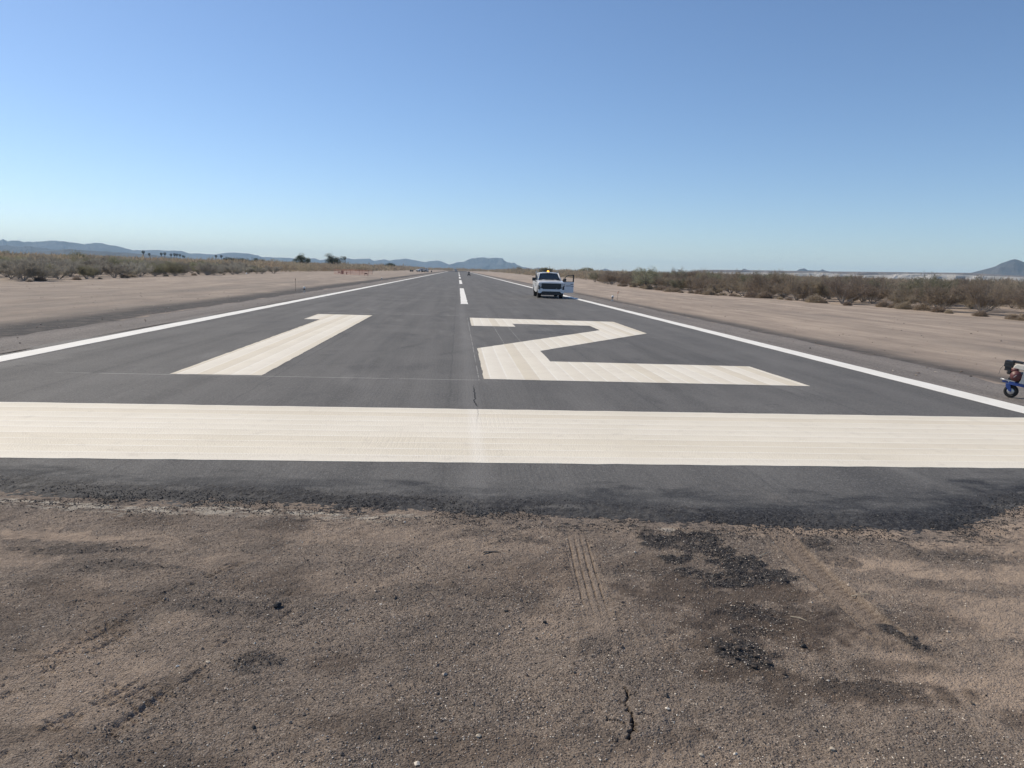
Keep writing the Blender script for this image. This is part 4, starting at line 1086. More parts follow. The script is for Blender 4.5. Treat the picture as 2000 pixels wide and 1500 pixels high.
mk = MB().lathe([(0.17, 0.0), (0.17, 0.05), (0.12, 0.06), (0.07, 0.3), (0.03, 0.34)], (-40.0, 150.0, float(gz_at(np.array([-40.0]), np.array([150.0]))[0]) - 0.01), 'z', 12)
tag(mk.build('marker_cone', MAT['white_plastic'], smooth=True), 'tiny white marker at the foot of the left scrub', 'marker')

# orange netting compound, left of the runway
def gz1(x, y): return float(gz_at(np.array([float(x)]), np.array([float(y)]))[0])
nf = empty('net_fence', (-25.0, 182.0, gz1(-25, 182)))
tag(nf, 'orange plastic net fence around a patch of dirt left of the runway', 'fence')
corners = [(-20.3, 177.5), (-29.6, 187.5), (-31.5, 214.0), (-22.5, 206.0)]
nb = MB(); pts = corners + [corners[0]]
Hn = 1.12
RUNS = [(corners[0], corners[1]), (corners[3], corners[2])]
for (x0, y0), (x1, y1) in RUNS:
    L = math.hypot(x1 - x0, y1 - y0); a_ = math.atan2(y1 - y0, x1 - x0); rot = Matrix.Rotation(a_, 3, 'Z')
    for k_ in range(9):
        zz = 0.04 + k_ * (Hn - 0.06) / 8
        nb.box(((x0 + x1) / 2 + 25, (y0 + y1) / 2 - 182, zz), (L, 0.004, 0.03 if k_ in (0, 8) else 0.012), rot)
    nv = int(L / 0.16)
    for k_ in range(nv):
        t_ = k_ / nv
        nb.box((x0 + (x1 - x0) * t_ + 25, y0 + (y1 - y0) * t_ - 182, Hn / 2), (0.014, 0.006, Hn - 0.04), rot)
nb.build('netting', MAT['orange'], nf)
for (x0, y0), (x1, y1) in RUNS:
    L = math.hypot(x1 - x0, y1 - y0)
    for k_ in range(int(L / 3.2)):
        t_ = k_ / int(L / 3.2)
        MB().cyl((x0 + (x1 - x0) * t_ + 25, y0 + (y1 - y0) * t_ - 182, -0.1), (x0 + (x1 - x0) * t_ + 25, y0 + (y1 - y0) * t_ - 182, 1.22), 0.022, n=8).build('post', MAT['barricade'], nf)
def barricade(x, y, w, h, rz, label, boards=2):
    r = empty('barricade', (x, y, gz1(x, y)), rz)
    for s in (-1, 1):
        lg = MB().cyl((s * w * .42, -.22, 0), (s * w * .42, 0.0, h), .022, n=6).cyl((s * w * .42, .22, 0), (s * w * .42, 0.0, h), .022, n=6)
        lg.build('leg', MAT['barricade'], r)
    for k_ in range(boards):
        MB().box((0, -.04 - .03 * k_, h - .13 - .26 * k_), (w, .03, .22)).build('board', MAT['barricade'], r)
    tag(r, label, 'barricade')
barricade(-28.7, 190.0, .62, .62, R(6), 'low dark barricade at the left corner of the orange net fence', 1)
barricade(-27.9, 189.4, .66, .86, R(40), 'taller dark barricade next to the low one by the net fence', 3)
barricade(-20.7, 176.3, .66, .60, R(-4), 'low dark barricade on two legs before the right corner of the net fence', 1)
def drum(x, y, r_, h, label, mat=None, cat='drum'):
    m_ = MB().lathe([(r_ * .96, 0), (r_, .03), (r_ * .97, h * .33), (r_, h * .36), (r_ * .97, h * .64), (r_, h * .67), (r_, h - .03), (r_ * .9, h)], (0, 0, 0), 'z', 16)
    o = m_.build('drum', mat or MAT['black']); o.location = (x, y, gz1(x, y) - 0.01)
    tag(o, label, cat)
drum(-26.75, 188.9, .11, .66, 'narrow dark drum standing between the barricades and the net posts', MAT['barricade'])
drum(-26.1, 430, .5, 1.0, 'dark drum left of the angled distant pickup')
drum(-25.2, 432, .4, .9, 'dark drum touching the left end of the angled distant pickup')
drum(-19.9, 428, .45, 1.0, 'dark drum between the two distant pickups')
drum(-14.6, 425, .35, .9, 'dark drum alone beside the far left edge line')

# utility pole on the left skyline
up = empty('utility_pole', (-155.6, 600, 0))
MB().cyl((0, 0, -0.5), (0, 0, 6.9), .14, .10, 8).build('pole', MAT['bark'], up)
MB().box((0, 0, 6.3), (1.7, .12, .12)).build('crossarm', MAT['bark'], up)
tag(up, 'thin utility pole rising above the left scrub skyline', 'utility pole')

# ------------------------------------------------------------------ vegetation
def slivers(P, D, L, W):
    """thin triangles: base points P, directions D, lengths, widths"""
    n = len(P)
    D = D / (np.linalg.norm(D, axis=1, keepdims=True) + 1e-9)
    S_ = np.cross(D, rng.normal(size=(n, 3))); S_ /= (np.linalg.norm(S_, axis=1, keepdims=True) + 1e-9)
    a = P - S_ * W[:, None] * 0.5; b = P + S_ * W[:, None] * 0.5; m1 = P + D * L[:, None] * 0.6 + S_ * W[:, None] * 0.45; t = P + D * L[:, None]
    V = np.stack([a, b, m1, t], 1).reshape(-1, 3)
    F = np.arange(n * 4).reshape(-1, 4)
    return V, F

def branch_points(h, r, nst, seed, spread=1.0, low=0.0):
    rr = np.random.default_rng(seed)
    stems = []; tips = []; dirs = []
    for i in range(nst):
        a = 2 * math.pi * (i + rr.random() * 0.8) / nst
        out = r * (0.35 + 0.65 * rr.random()) * spread
        top = h * (0.62 + 0.38 * rr.random()) * (1.0 - 0.25 * (out / r) ** 2)
        pts = []
        k = 6
        ph = rr.random() * 6
        for j in range(k):
            t = j / (k - 1)
            rad = out * (t ** 0.8); zz = top * (t ** 0.9)
            w = 0.06 * h * t
            pts.append((rad * math.cos(a) + w * math.sin(ph + 3 * t), rad * math.sin(a) + w * math.cos(ph + 4 * t), zz - 0.04 * (j == 0)))
        stems.append(pts)
        for j in range(2, k):
            for q in range(3):
                b = Vector(pts[j]); d = Vector((rr.normal(), rr.normal(), rr.normal() * 0.55 + 0.45)).normalized()
                e = b + d * h * (0.12 + 0.13 * rr.random())
                e.z = max(e.z, low + 0.1)
                stems.append([pts[j], tuple(e)])
                tips.append((b, e))
    return stems, tips

def shrub_mesh(h, r, nst, nsl, seed, wsl=0.016, lsl=0.2):
    rr = np.random.default_rng(seed)
    stems, tips = branch_points(h, r, nst, seed)
    sm = MB()
    for st in stems:
        if len(st) > 2: sm.tube([Vector(p) for p in st], list(np.linspace(0.034 * h / 2.4, 0.010, len(st))), 4)
        else: sm.cyl(st[0], st[1], 0.007, 0.003, 3, caps=False)
    k = rr.integers(0, len(tips), nsl)
    B = np.array([tips[i][0] for i in k]); E = np.array([tips[i][1] for i in k])
    t = rr.random((nsl, 1)) * 1.15
    P = B + (E - B) * t + rr.normal(size=(nsl, 3)) * 0.055 * h
    lowz = h * (0.16 + 0.16 * rr.random(nsl)) * (rr.random(nsl) < 0.85) + 0.08
    P[:, 2] = np.where(P[:, 2] < lowz, lowz + (h * 0.5) * rr.random(nsl) ** 2, P[:, 2])
    C = np.array([0, 0, h * 0.25])
    D = (P - C) / np.linalg.norm(P - C, axis=1, keepdims=True) * 0.8 + rr.normal(size=(nsl, 3)) * 0.8 + np.array([0, 0, 0.35])
    V, F = slivers(P, D, lsl * (0.5 + rr.random(nsl)), wsl * (0.6 + 0.8 * rr.random(nsl)))
    return sm, V, F

PROTO = []
PROTO_DEF = [(2.3, 1.9, 11, 'scrub_brown'), (2.0, 1.7, 10, 'scrub_brown'), (2.5, 2.1, 12, 'scrub_brown'), (2.2, 1.8, 10, 'scrub_green'), (2.6, 1.7, 10, 'scrub_green'), (1.7, 1.6, 9, 'scrub_brown'),
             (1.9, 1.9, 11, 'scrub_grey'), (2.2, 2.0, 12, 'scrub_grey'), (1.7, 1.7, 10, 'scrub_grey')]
for i, (h, r, nst, mt) in enumerate(PROTO_DEF):
    sm, V, F = shrub_mesh(h, r, nst, 5200, 100 + i, 0.022, 0.24)
    root = empty('desert_shrub')
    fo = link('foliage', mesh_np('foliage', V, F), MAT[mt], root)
    st = sm.build('stems', MAT['palebark'], root)
    PROTO.append((root, h, mt))

CAMXY = np.array([0.0, 0.0])
def in_view(x, y, margin=0.02):
    a = math.atan2(x, y) - 0.0732
    return y > 5 and abs(math.tan(a)) < 0.667 + margin

def left_edge(y): return np.interp(y, [30, 66, 76, 99, 148, 223, 400, 700], [-36.5, -37.2, -37.0, -38.3, -39.5, -39.6, -41, -44])
def right_edge(y): return np.interp(y, [30, 44, 54, 61, 75, 91, 140, 245, 400, 700], [33.5, 33.6, 33.5, 32.0, 30.2, 27.2, 28.2, 33.5, 38, 44])

spots = []       # (x, y, side, depth)
rs = np.random.default_rng(77)
for side in (-1, 1):
    y = 36.0
    while y < 330:
        sp = 2.7 + y * 0.008
        for dep in (0.9, 4.0, 7.4, 11.0, 15.0):
            if y > 170 and dep > 5: continue
            x0 = (left_edge(y) - dep) if side < 0 else (right_edge(y) + dep)
            x_ = x0 + rs.normal() * 0.8; y_ = y + rs.normal() * 0.9
            if in_view(x_, y_, 0.05): spots.append((x_, y_, side, dep))
        y += sp
spots.sort(key=lambda s: math.hypot(s[0], s[1]))
spots = spots[:300]
used = set()
SIDE = {-1: 'left', 1: 'right'}
front = {-1: [], 1: []}
for x_, y_, side, dep in spots:
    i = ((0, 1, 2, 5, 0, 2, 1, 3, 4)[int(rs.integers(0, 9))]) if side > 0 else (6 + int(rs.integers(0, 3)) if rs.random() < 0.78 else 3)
    root, h, mt = PROTO[i]
    if i in used: o = copy_tree(root)
    else: o = root; used.add(i)
    sc = rs.choice([rs.uniform(0.6, 0.85), rs.uniform(0.85, 1.05), rs.uniform(0.95, 1.18)], p=[.3, .45, .25]) * (0.85 if dep < 1 else 1.0) * (0.93 if side < 0 else 1.0)
    o.location = (x_, y_, gz1(x_, y_) - 0.03)
    o.rotation_euler = (0, 0, rs.uniform(0, 6.28)); o.scale = (sc * rs.uniform(0.9, 1.2), sc * rs.uniform(0.9, 1.2), sc)
    gr = mt == 'scrub_green'
    o['category'] = 'shrub'
    if dep < 1: front[side].append((x_ / y_, o, gr))
    else:
        row = 'second row' if dep < 5 else 'rows farther back'
        o['label'] = '%s desert shrub in the %s of the %s scrub belt' % ('greenish' if gr else ('ashy grey' if side < 0 else 'bare grey-brown'), row, SIDE[side])
        o['group'] = '%s shrubs, %s, %s scrub' % ('greenish' if gr else ('ashy grey' if side < 0 else 'grey-brown'), row, SIDE[side])
ORD = ['first', 'second', 'third', 'fourth', 'fifth', 'sixth', 'seventh', 'eighth', 'ninth', 'tenth', 'eleventh', 'twelfth', 'thirteenth', 'fourteenth', 'fifteenth', 'sixteenth', 'seventeenth', 'eighteenth', 'nineteenth', 'twentieth']
for side in (-1, 1):
    L = sorted(front[side], key=lambda t: -side * t[0])
    for j, (_, o, gr) in enumerate(L):
        kind = 'greenish' if gr else ('ashy grey' if side < 0 else 'bare grey-brown')
        if j < len(ORD):
            o['label'] = '%s desert shrub, %s from the photo\'s %s edge in the front row of scrub' % (kind, ORD[j], SIDE[side]); o['group'] = 'front row shrubs, %s scrub' % SIDE[side]
        else:
            o['label'] = 'small distant %s shrub in the front row of the %s scrub belt' % (kind, SIDE[side]); o['group'] = 'distant front row %s shrubs, %s scrub' % (kind, SIDE[side])

# pale dry tumbleweed bushes at the foot of the scrub
DRY = []
for i in range(4):
    rr = np.random.default_rng(300 + i); n = 1500
    th = rr.random(n) * 6.283; ph = np.arccos(1 - rr.random(n) * 0.95)
    D = np.stack([np.sin(ph) * np.cos(th), np.sin(ph) * np.sin(th), np.cos(ph)], 1)
    f = 0.45 + 0.4 * rr.random((n, 1))
    lump_ = 0.75 + 0.5 * vn(D[:, 0] * 2 + i * 7, D[:, 1] * 2 + D[:, 2], 300 + i)[:, None]
    P = D * f * lump_ * np.array([[0.55, 0.55, 0.62]])
    V, F = slivers(P, D + rr.normal(size=(n, 3)) * 0.8, 0.12 + 0.16 * rr.random(n), 0.012 + 0.012 * rr.random(n))
    V[:, 2] = np.maximum(V[:, 2], 0.0)
    DRY.append(link('dry_bush', mesh_np('dry_bush', V, F), MAT['dry']))
dl = []
for side in (-1, 1):
    y = 37.0
    while y < (125 if side > 0 else 130):
        for q in range(int(rs.integers(0, 4 if side > 0 else 2)) + (1 if side > 0 and y < 95 else 0)):
            y_ = y + rs.random() * 2.2; ex = (right_edge(y_) - 0.6 - rs.random() * 1.1) if side > 0 else (left_edge(y_) + 0.5 + rs.random() * 1.2)
            if in_view(ex, y_, 0.0): dl.append((ex, y_, side))
        y += 3.6
usedd = set(); dlab = {-1: [], 1: []}
for x_, y_, side in dl[:70]:
    i = int(rs.integers(0, 4))
    if i in usedd:
        o = DRY[i].copy(); COL.objects.link(o)
    else: o = DRY[i]; usedd.add(i)
    sc = (0.45 + 0.95 * rs.random() ** 1.6) * (1.0 if side > 0 else 0.8)
    o.location = (x_, y_, gz1(x_, y_) - 0.03); o.rotation_euler = (0, 0, rs.uniform(0, 6.28)); o.scale = (sc * 1.25, sc * 1.25, sc * rs.uniform(0.75, 1.0))
    o['category'] = 'dry bush'; o['group'] = 'pale dry bushes along the %s scrub' % SIDE[side]
    dlab[side].append((x_ / y_, o))
for side in (-1, 1):
    for j, (_, o) in enumerate(sorted(dlab[side], key=lambda t: -side * t[0])):
        if j < len(ORD): o['label'] = 'pale rounded dry bush, %s from the photo\'s %s edge at the foot of the scrub' % (ORD[j], SIDE[side])
        else: o['label'] = 'small pale dry bush farther along the foot of the %s scrub' % SIDE[side]; o['group'] = 'distant pale dry bushes along the %s scrub' % SIDE[side]

# the mass of scrub behind, one object
def scrub_mass():
    Vs, Fs, base = [], [], 0
    def lod(nsl, L, W, seed):
        rr = np.random.default_rng(seed)
        th = rr.random(nsl) * 6.283; rad = np.sqrt(rr.random(nsl)) * 1.0; z = rr.random(nsl) ** 0.75
        P = np.stack([rad * np.cos(th) * (0.6 + 0.5 * z), rad * np.sin(th) * (0.6 + 0.5 * z), z * (1 - 0.35 * rad ** 2)], 1)
        P[:, 2] = np.maximum(P[:, 2], 0.05)
        return P, rr
    lods = {0: [lod(620, 0, 0, 500 + i)[0] for i in range(5)], 1: [lod(200, 0, 0, 520 + i)[0] for i in range(5)], 2: [lod(64, 0, 0, 540 + i)[0] for i in range(5)]}
    items = []
    for side in (-1, 1):
        for y0, y1, step, lv in ((38, 130, 3.3, 0), (130, 380, 4.4, 1), (380, 1000, 8.0, 2)):
            y = y0
            while y < y1:
                xe = float(left_edge(y) if side < 0 else right_edge(y))
                inner = (17.0 if y < 170 else (7.0 if y < 330 else 0.5)) if lv < 2 else 0.5
                lim = y * math.tan(math.atan(0.70) + 0.0732) if side > 0 else y * math.tan(math.atan(0.70) - 0.0732)
                x_ = abs(xe) + inner
                maxd = {0: 70, 1: 130, 2: 260}[lv]
                while x_ < min(lim + 3, abs(xe) + maxd):
                    if rs.random() < 0.88: items.append((side * (x_ + rs.normal() * 0.9), y + rs.normal() * 1.0, lv))
                    x_ += step * rs.uniform(0.8, 1.25)
                y += step * (1.0 if lv < 2 else 1.3)
    for k_ in range(700):
        yy = rs.uniform(960, 1300); items.append((rs.uniform(-330, 380), yy, 2))
    X = np.array([i[0] for i in items]); Y = np.array([i[1] for i in items]); Z = gz_at(X, Y)
    hvar = 0.75 + 0.6 * fbm(X * 0.05, Y * 0.05, 3, 222)
    for (x_, y_, lv), z_, hv in zip(items, Z, hvar):
        P = lods[lv][int(rs.integers(0, 5))]
        h = (1.9 if lv == 0 else 2.2) * hv * rs.uniform(0.8, 1.2); r_ = {0: 1.9, 1: 2.3, 2: 4.2}[lv] * rs.uniform(0.8, 1.2)
        if lv == 2: h *= rs.uniform(1.0, 1.45)
        a = rs.uniform(0, 6.28); c, s = math.cos(a), math.sin(a)
        Q = np.stack([(P[:, 0] * c - P[:, 1] * s) * r_ + x_, (P[:, 0] * s + P[:, 1] * c) * r_ + y_, P[:, 2] * h + z_], 1)
        n = len(Q)
        D = np.stack([Q[:, 0] - x_, Q[:, 1] - y_, (Q[:, 2] - z_) * 0.8], 1) / r_ + rng.normal(size=(n, 3)) * 0.6 + np.array([0, 0, .35])
        k1 = {0: (0.38, 0.05), 1: (0.6, 0.12), 2: (1.3, 0.4)}[lv]
        V, F = slivers(Q, D, k1[0] * (0.5 + rng.random(n)), k1[1] * (0.6 + 0.8 * rng.random(n)))
        Vs.append(V); Fs.append(F + base); base += len(V)
    me = mesh_np('scrub', np.concatenate(Vs), np.concatenate(Fs))
    return link('scrub', me, MAT['scrub_mass'])
tag(scrub_mass(), 'dense brushy desert scrub stretching away on both sides of the runway', 'scrub', kind='stuff')

# trees: tapered trunk with limbs and a crown of leaf clumps
def make_tree(h, r, seed, mt, flat_=0.7, gaps=0.5, nclump=44, leaf=0.28, leafw=0.4):
    rr = np.random.default_rng(seed)
    root = empty('desert_tree')
    tr = MB()
    tr.tube([(0, 0, -0.2), (0.03 * h, 0, h * .22), (-0.02 * h, 0.03 * h, h * .42)], [h * .035, h * .028, h * .02], 7)
    P = []; D = []
    for i in range(nclump):
        a = rr.random() * 6.283; rad = r * math.sqrt(rr.random()) * 0.85
        z = h * (0.30 + 0.62 * rr.random() * math.sqrt(max(0, 1 - (rad / r) ** 2 * 0.8)))
        c = np.array([rad * math.cos(a), rad * math.sin(a), z])
        if i % 2 == 0: tr.tube([(0, 0, h * (.2 + .2 * rr.random())), tuple(c * np.array([.5, .5, .85])), tuple(c)], [h * .014, h * .008, h * .003], 5)
        cr = r * (0.18 + 0.20 * rr.random())
        n = 130
        q = rr.normal(size=(n, 3)); q /= np.linalg.norm(q, axis=1, keepdims=True)
        P.append(c + q * cr * (rr.random((n, 1)) ** 0.5) * np.array([1, 1, flat_])); D.append(q + rr.normal(size=(n, 3)) * 0.7)
    P = np.concatenate(P); D = np.concatenate(D); n = len(P)
    V, F = slivers(P, D, leaf * (0.6 + rr.random(n)), leaf * leafw * (0.6 + 0.8 * rr.random(n)))
    link('crown', mesh_np('crown', V, F), MAT[mt], root)
    tr.build('trunk', MAT['bark'], root)
    return root
TREES = [(-79.0, 400, 7.8, 4.3, 1, 'tree', 'broad dark tree with a ragged top, left of the domed one on the left skyline', 0.32),
         (-63.1, 400, 8.6, 5.6, 2, 'tree', 'tall domed dark tree, largest on the left skyline', 0.32),
         (-84.0, 150, 3.0, 2.2, 3, 'scrub_green', 'low green tree at the left photo edge above the scrub', 0.2),
         (-103.3, 190, 3.0, 2.4, 4, 'scrub_green', 'low green tree near the left edge, right of the one at the photo edge', 0.2),
         (-80.8, 170, 3.5, 2.8, 5, 'scrub_green', 'bushy green tree standing above the left scrub below the foothill crest', 0.2),
         (-94.3, 330, 4.3, 3.6, 6, 'tree', 'round dark tree right of the twin palms on the left skyline', 0.28),
         (-91.6, 340, 4.2, 3.4, 7, 'tree', 'round dark tree just left of the utility pole', 0.28),
         (-75.8, 300, 4.0, 2.8, 8, 'tree', 'flat topped dark tree right of the utility pole', 0.25),
         (-45.4, 520, 5.1, 4.0, 9, 'tree', 'round blackish tree left of the two distant pickups', 0.3),
         (45.6, 600, 5.4, 5.5, 10, 'scrub_green', 'dark tree behind the right edge line, left of the white truck', 0.25),
         (37.2, 330, 4.0, 3.0, 11, 'scrub_green', 'dark round tree seen just above the white truck roof', 0.25),
         (53.4, 320, 4.4, 3.2, 12, 'scrub_green', 'dark tree on the skyline right of the open truck door', 0.25),
         (25.5, 104, 3.0, 2.2, 13, 'feathery', 'tall pale green feathery tree, left of a matching pair right of the truck', 0.2),
         (31.0, 110, 3.0, 2.2, 14, 'feathery', 'tall pale green feathery tree, right of a matching pair right of the truck', 0.2)]
for x_, y_, h, r, sd, mt, lb, lf in TREES:
    t = make_tree(h, r, 700 + sd, mt, leaf=lf, nclump=26 if mt == 'feathery' else 44, leafw=0.16 if mt == 'feathery' else 0.4)
    t.location = (x_, y_, gz1(x_, y_) - 0.02)
    tag(t, lb, 'tree', 'trees on the scrub skyline')

def make_palm(seed):
    rr = np.random.default_rng(seed)
    root = empty('palm_tree')
    MB().tube([(0, 0, -0.3), (0.1, 0, .45), (0.05, 0.05, .9)], [.032, .024, .02], 7).build('trunk', MAT['bark'], root)
    n = 420
    q = rr.normal(size=(n, 3)); q /= np.linalg.norm(q, axis=1, keepdims=True)
    P = np.array([0.05, 0.05, 0.91]) + q * np.array([0.10, 0.10, 0.085])
    V, F = slivers(P * np.ones((n, 1)), q + np.array([0, 0, -0.15]), 0.035 + 0.045 * rr.random(n), np.full(n, 0.022))
    sk = np.stack([0.05 + 0.028 * rr.normal(size=160), 0.05 + 0.028 * rr.normal(size=160), 0.76 + 0.12 * rr.random(160)], 1)
    V2, F2 = slivers(sk, np.tile([0, 0, -1.0], (160, 1)) + rr.normal(size=(160, 3)) * .2, np.full(160, .06), np.full(160, .02))
    link('crown', mesh_np('crown', np.concatenate([V, V2]), np.concatenate([F, F2 + len(V)])), MAT['palm'], root)
    return root
PALMS = [(-392.9, 13.4, 1000), (-442.0, 12.1, 1150), (-406.4, 12.5, 1100), (-395.7, 12.8, 1080), (-394.8, 11.8, 1100), (-395.7, 12.5, 1120), (-382.4, 12.0, 1090), (-386.7, 11.6, 1110), (-395.7, 10.6, 1150), (-409.9, 10.3, 1200), (-303.7, 10.7, 1000), (-297.8, 10.8, 1000), (-129.0, 12.3, 900)]
PL = ['lone tall palm at the left end of the palm row', 'short palm between the lone palm and the palm cluster', 'left palm of the close pair in the palm row', 'right palm of the close pair in the palm row', 'single palm between the close pair and the cluster of four',
      'leftmost palm of the cluster of four', 'second palm of the cluster of four', 'third palm of the cluster of four', 'left palm of the last low pair in the row', 'right palm of the last low pair in the row', 'left palm of the twin palms before the bluish hills', 'right palm of the twin palms before the bluish hills', 'single palm right of the tall domed tree']
pp = [make_palm(900), make_palm(901)]
for i, ((x_, h, y_), lb) in enumerate(zip(PALMS, PL)):
    o = pp[i] if i < 2 else copy_tree(pp[i % 2])
    hh = h + 0.2
    o.location = (x_, y_, 0); o.scale = (hh * 0.98, hh * 0.98, hh); o.rotation_euler = (0, 0, i * 1.7)
    tag(o, lb + ' on the left skyline', 'palm tree', 'palms on the left skyline')

# ------------------------------------------------------------------ mountains
def ridge(name, tab, width, mat, label, cat, seed, prof=1.1, steps=14, sub=6, rough=0.12, cap=0.0):
    tab = np.array(tab, float)
    s = np.arange(len(tab)); ss = np.linspace(0, len(tab) - 1, (len(tab) - 1) * sub + 1)
    RX, RY, RZ = (np.interp(ss, s, tab[:, k]) for k in range(3))
    # ends run down to the plain
    e = np.clip(np.minimum(ss / 0.6, (len(tab) - 1 - ss) / 0.6), 0, 1)
    RZ = RZ * (0.15 + 0.85 * e)
    if cap == 0 and name != 'peak': RZ = RZ * (1 + 0.10 * (fbm(ss * 0.9 + seed, ss * 0 + seed, 4, seed + 2) - 0.5) + 0.07 * (vn(ss * 2.7, ss * 0 + seed, seed + 4) - 0.5))
    hd = np.hypot(RX, RY); ux, uy = RX / hd, RY / hd
    arc_ = np.cumsum(np.r_[0, np.hypot(np.diff(RX), np.diff(RY))])
    ts = np.concatenate([-np.linspace(1, 0, steps), np.linspace(0, 1, steps)[1:]])
    V = []
    for t in ts:
        a = abs(t)
        n = fbm(arc_ / (width * .35) + seed, np.full_like(arc_, t * 2.5 + seed), 4, seed) - 0.5
        n2 = fbm(arc_ / (width * .08) + seed, np.full_like(arc_, t * 7 + seed), 3, seed + 5) - 0.5
        hgt = RZ * ((1 - a) ** prof if cap == 0 else np.clip((1 - a) / (1 - cap), 0, 1) ** prof)
        hgt = hgt * (1 + (n * 1.2 + n2 * 0.5) * min(1, a * 3) * (1 - a) * 1.2)
        hgt = np.minimum(hgt, RZ)
        off = t * width * (1 + 0.5 * n * min(1, a * 3))
        V.append(np.stack([RX + ux * off, RY + uy * off, hgt - 3.0 * a], 1))
    V = np.array(V); m1, m2 = len(ts), len(ss)
    ii = (np.arange(m1 - 1)[:, None] * m2 + np.arange(m2 - 1)[None, :]).ravel()
    me = mesh_np(name, V.reshape(-1, 3), np.stack([ii, ii + 1, ii + 1 + m2, ii + m2], 1), False)
    return tag(link(name, me, mat), label, cat, kind='structure')
WEST = [(-5536, 7721, 112.5), (-5284, 7895, 160.5), (-5017, 8067, 160.9), (-4803, 8196, 157.4), (-4654, 8282, 170.3), (-4627, 8297, 176.8), (-4601, 8311, 157.6), (-4551, 8339, 170.5), (-4461, 8387, 159.4), (-4402, 8419, 157.1), (-4361, 8440, 169.5), (-4259, 8492, 179.8), (-4176, 8533, 178.6), (-4070, 8584, 167.6), (-3985, 8624, 160.8), (-3919, 8654, 169.2), (-3830, 8694, 173.2), (-3696, 8752, 151.9), (-3605, 8790, 122.7), (-3549, 8812, 108.3), (-3464, 8846, 117.2), (-3320, 8901, 122.9), (-3198, 8945, 122.0), (-3099, 8980, 114.5), (-3025, 9006, 94.6), (-2923, 9039, 98.3), (-2768, 9088, 92.3), (-2637, 9127, 117.2), (-2557, 9149, 117.1), (-2423, 9186, 116.1), (-2314, 9214, 96.4), (-2287, 9221, 85.6), (-2121, 9260, 79.3), (-2009, 9285, 83.0), (-1896, 9309, 74.7), (-1782, 9331, 78.4), (-1695, 9348, 87.1), (-1638, 9358, 65.0), (-1550, 9373, 85.7), (-1462, 9387, 94.5), (-1404, 9396, 90.3), (-1315, 9409, 96.1), (-1226, 9421, 89.8), (-1124, 9433, 99.0), (-1064, 9440, 100.8), (-1016, 9445, 78.0), (-908, 9457, 99.6), (-835, 9463, 83.5), (-743, 9471, 98.4), (-652, 9478, 113.4), (-578, 9482, 109.5), (-498, 9487, 93.5), (-412, 9491, 77.6), (-344, 9494, 91.9), (-251, 9497, 100.8), (-189, 9498, 84.1), (-127, 9499, 61.3), (-33, 9500, 51.7), (60, 9500, 35.8)]
MESA = [(-152, 8499, 26.4), (-86, 8500, 55.9), (-3, 8500, 80.3), (53, 8500, 87.5), (114, 8499, 116.8), (192, 8498, 130.1), (247, 8496, 137.2), (359, 8492, 139.3), (476, 8487, 143.8), (499, 8485, 116.8), (539, 8483, 95.8), (584, 8480, 86.0), (606, 8478, 92.2), (640, 8476, 71.0), (697, 8471, 50.5), (781, 8464, 36.2), (809, 8461, 28.7), (875, 8455, 47.2), (920, 8450, 34.6), (1004, 8440, 14.8)]
KNOLL = [(1606, 8856, 25.1), (1645, 8848, 46.7), (1685, 8841, 59.5), (1731, 8832, 46.2), (1790, 8820, 24.6)]
FOOT1 = [(-3664, 5369, 18.5), (-3435, 5518, 69.8), (-3186, 5666, 78.4), (-3134, 5695, 77.4), (-3068, 5731, 73.3), (-3054, 5738, 79.3), (-3000, 5767, 72.8), (-2917, 5809, 62.0), (-2846, 5844, 50.5), (-2774, 5878, 35.0)]
FOOT2 = [(-2316, 4204, 15.7), (-2276, 4226, 29.2), (-2175, 4279, 36.1), (-2112, 4310, 45.4), (-2084, 4324, 52.0), (-2047, 4341, 48.1), (-1982, 4372, 48.1), (-1892, 4412, 43.5), (-1799, 4450, 38.7), (-1703, 4488, 35.2), (-1630, 4515, 27.9), (-1504, 4558, 12.1)]
PEAK = [(2916, 4305, 43.8), (2956, 4278, 68.6), (2996, 4250, 84.3), (3026, 4229, 96.7), (3045, 4215, 105.9), (3064, 4201, 123.5), (3083, 4188, 132.6), (3102, 4174, 142.9), (3115, 4164, 147.4), (3131, 4152, 142.1), (3151, 4137, 131.2), (3170, 4122, 126.0), (3209, 4092, 112.8), (3265, 4047, 94.8), (3337, 3988, 69.3), (3441, 3899, 40.4)]
PLATEAU = [(857, 2875, 11.3), (875, 2870, 17.5), (901, 2861, 24.9), (963, 2841, 27.7), (1049, 2810, 29.2), (1133, 2778, 30.3), (1215, 2743, 31.1), (1293, 2707, 31.6), (1369, 2669, 32.9), (1442, 2631, 34.2), (1512, 2591, 35.4), (1580, 2550, 36.5), (1644, 2509, 37.7), (1706, 2468, 38.7), (1776, 2417, 34.3), (1875, 2342, 31.1), (1975, 2258, 28.4)]
BENCH = [(820, 2677, 11.2), (866, 2663, 17.0), (980, 2623, 19.5), (1089, 2580, 21.0), (1164, 2547, 23.2), (1207, 2526, 26.2), (1265, 2498, 22.9), (1320, 2469, 21.2), (1399, 2425, 23.8), (1418, 2414, 28.5), (1475, 2380, 29.4), (1547, 2334, 30.1), (1593, 2303, 28.4), (1658, 2256, 27.5), (1751, 2185, 24.7), (1844, 2107, 20.8)]
HILLS = [(1878, 5169, 31.6), (1918, 5155, 53.4), (1936, 5148, 64.9), (1955, 5141, 54.5), (2002, 5123, 42.1), (2228, 5029, 42.0), (2261, 5014, 66.5), (2284, 5003, 70.5), (2314, 4990, 63.0), (2365, 4965, 59.5), (2387, 4955, 70.1), (2410, 4944, 60.8), (2456, 4921, 52.1)]
ridge('mountain_range', WEST, 900, MAT['rock_far'], 'long blue mountain range along the left horizon', 'mountains', 3)
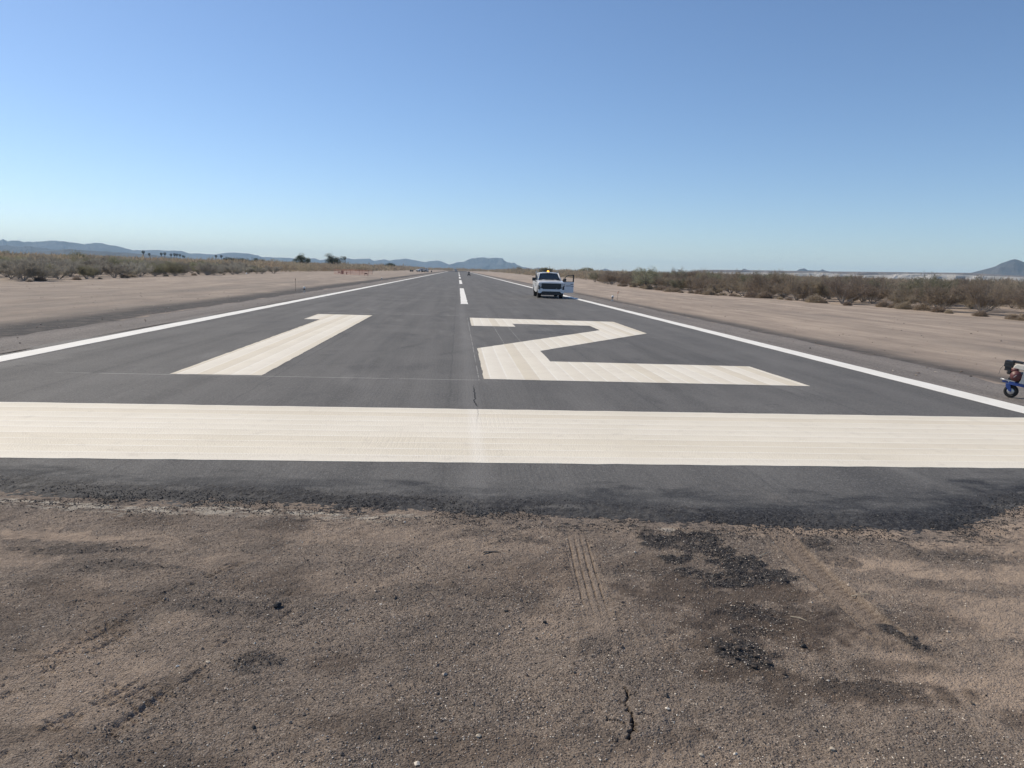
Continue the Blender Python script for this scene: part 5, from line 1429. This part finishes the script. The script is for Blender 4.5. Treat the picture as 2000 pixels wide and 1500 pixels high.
ridge('mesa', MESA, 520, MAT['rock_far'], 'flat topped blue mesa beyond the far end of the runway', 'mesa', 9, prof=0.9)
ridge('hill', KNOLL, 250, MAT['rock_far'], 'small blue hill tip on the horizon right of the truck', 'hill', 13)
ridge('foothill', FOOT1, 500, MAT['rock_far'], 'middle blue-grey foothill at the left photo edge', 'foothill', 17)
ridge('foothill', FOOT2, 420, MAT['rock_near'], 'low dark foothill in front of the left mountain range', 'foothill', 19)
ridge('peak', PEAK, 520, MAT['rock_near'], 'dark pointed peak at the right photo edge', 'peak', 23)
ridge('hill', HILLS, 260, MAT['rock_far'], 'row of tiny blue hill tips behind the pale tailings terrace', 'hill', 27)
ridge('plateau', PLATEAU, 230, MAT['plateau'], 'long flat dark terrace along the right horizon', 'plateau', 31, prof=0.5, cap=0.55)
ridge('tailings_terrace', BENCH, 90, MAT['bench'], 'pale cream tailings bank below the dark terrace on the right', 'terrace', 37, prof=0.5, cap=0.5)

# ------------------------------------------------------------------ haze
hz = MB().box((0, 5750, 99), (24100, 11700, 202)).build('haze', None)
hm = bpy.data.materials.new('haze'); hm.use_nodes = True
nt = hm.node_tree; nt.nodes.remove(nt.nodes['Principled BSDF'])
pv = nt.nodes.new('ShaderNodeVolumePrincipled')
pv.inputs['Color'].default_value = (0.54, 0.78, 1.0, 1)
pv.inputs['Density'].default_value = 8.0e-5
pv.inputs['Anisotropy'].default_value = 0.0
nt.links.new(pv.outputs[0], nt.nodes['Material Output'].inputs['Volume'])
hz.data.materials.append(hm)
tag(hz, 'thin pale blue haze filling the air to the mountains', 'haze', kind='stuff')

# ------------------------------------------------------------------ light, sky, camera
SUN_AZ, SUN_EL = R(-53), R(43)
d = Vector((math.sin(SUN_AZ) * math.cos(SUN_EL), math.cos(SUN_AZ) * math.cos(SUN_EL), math.sin(SUN_EL)))
sl = bpy.data.lights.new('sun', 'SUN'); sl.energy = 4.3; sl.angle = R(0.53); sl.color = (1.0, 0.88, 0.69)
so = bpy.data.objects.new('sun', sl); COL.objects.link(so)
so.rotation_euler = d.to_track_quat('Z', 'Y').to_euler(); so.location = (0, 0, 60)
w = bpy.data.worlds.new('World'); S.world = w; w.use_nodes = True
nt = w.node_tree; bg = nt.nodes['Background']
sk = nt.nodes.new('ShaderNodeTexSky'); sk.sky_type = 'NISHITA'; sk.sun_disc = False
sk.sun_elevation = SUN_EL; sk.sun_rotation = SUN_AZ
sk.altitude = 1500; sk.air_density = 1.0; sk.dust_density = 1.0; sk.ozone_density = 5.0
nt.links.new(sk.outputs[0], bg.inputs[0]); bg.inputs[1].default_value = 0.124

cd = bpy.data.cameras.new('camera'); cam = bpy.data.objects.new('camera', cd); COL.objects.link(cam)
cd.sensor_width = 36; cd.lens = 27.0; cd.clip_start = 0.05; cd.clip_end = 60000
a, p, ro = 0.0731686, 0.1461006, 0.0284922
R0 = Vector((math.cos(a), -math.sin(a), 0)); Fw = Vector((math.sin(a) * math.cos(p), math.cos(a) * math.cos(p), -math.sin(p))); U0 = R0.cross(Fw)
right = R0 * math.cos(ro) + U0 * math.sin(ro); upv = U0 * math.cos(ro) - R0 * math.sin(ro)
mw = Matrix.Identity(4)
for i in range(3):
    mw[i][0], mw[i][1], mw[i][2] = right[i], upv[i], -Fw[i]
mw.translation = Vector((0, 0, 1.95))
cam.matrix_world = mw
S.camera = cam

S.view_settings.view_transform = 'Standard'; S.view_settings.look = 'None'; S.view_settings.exposure = 0.0; S.view_settings.gamma = 1.0
S.cycles.volume_bounces = 2
S.cycles.max_bounces = 6
S.cycles.use_denoising = True
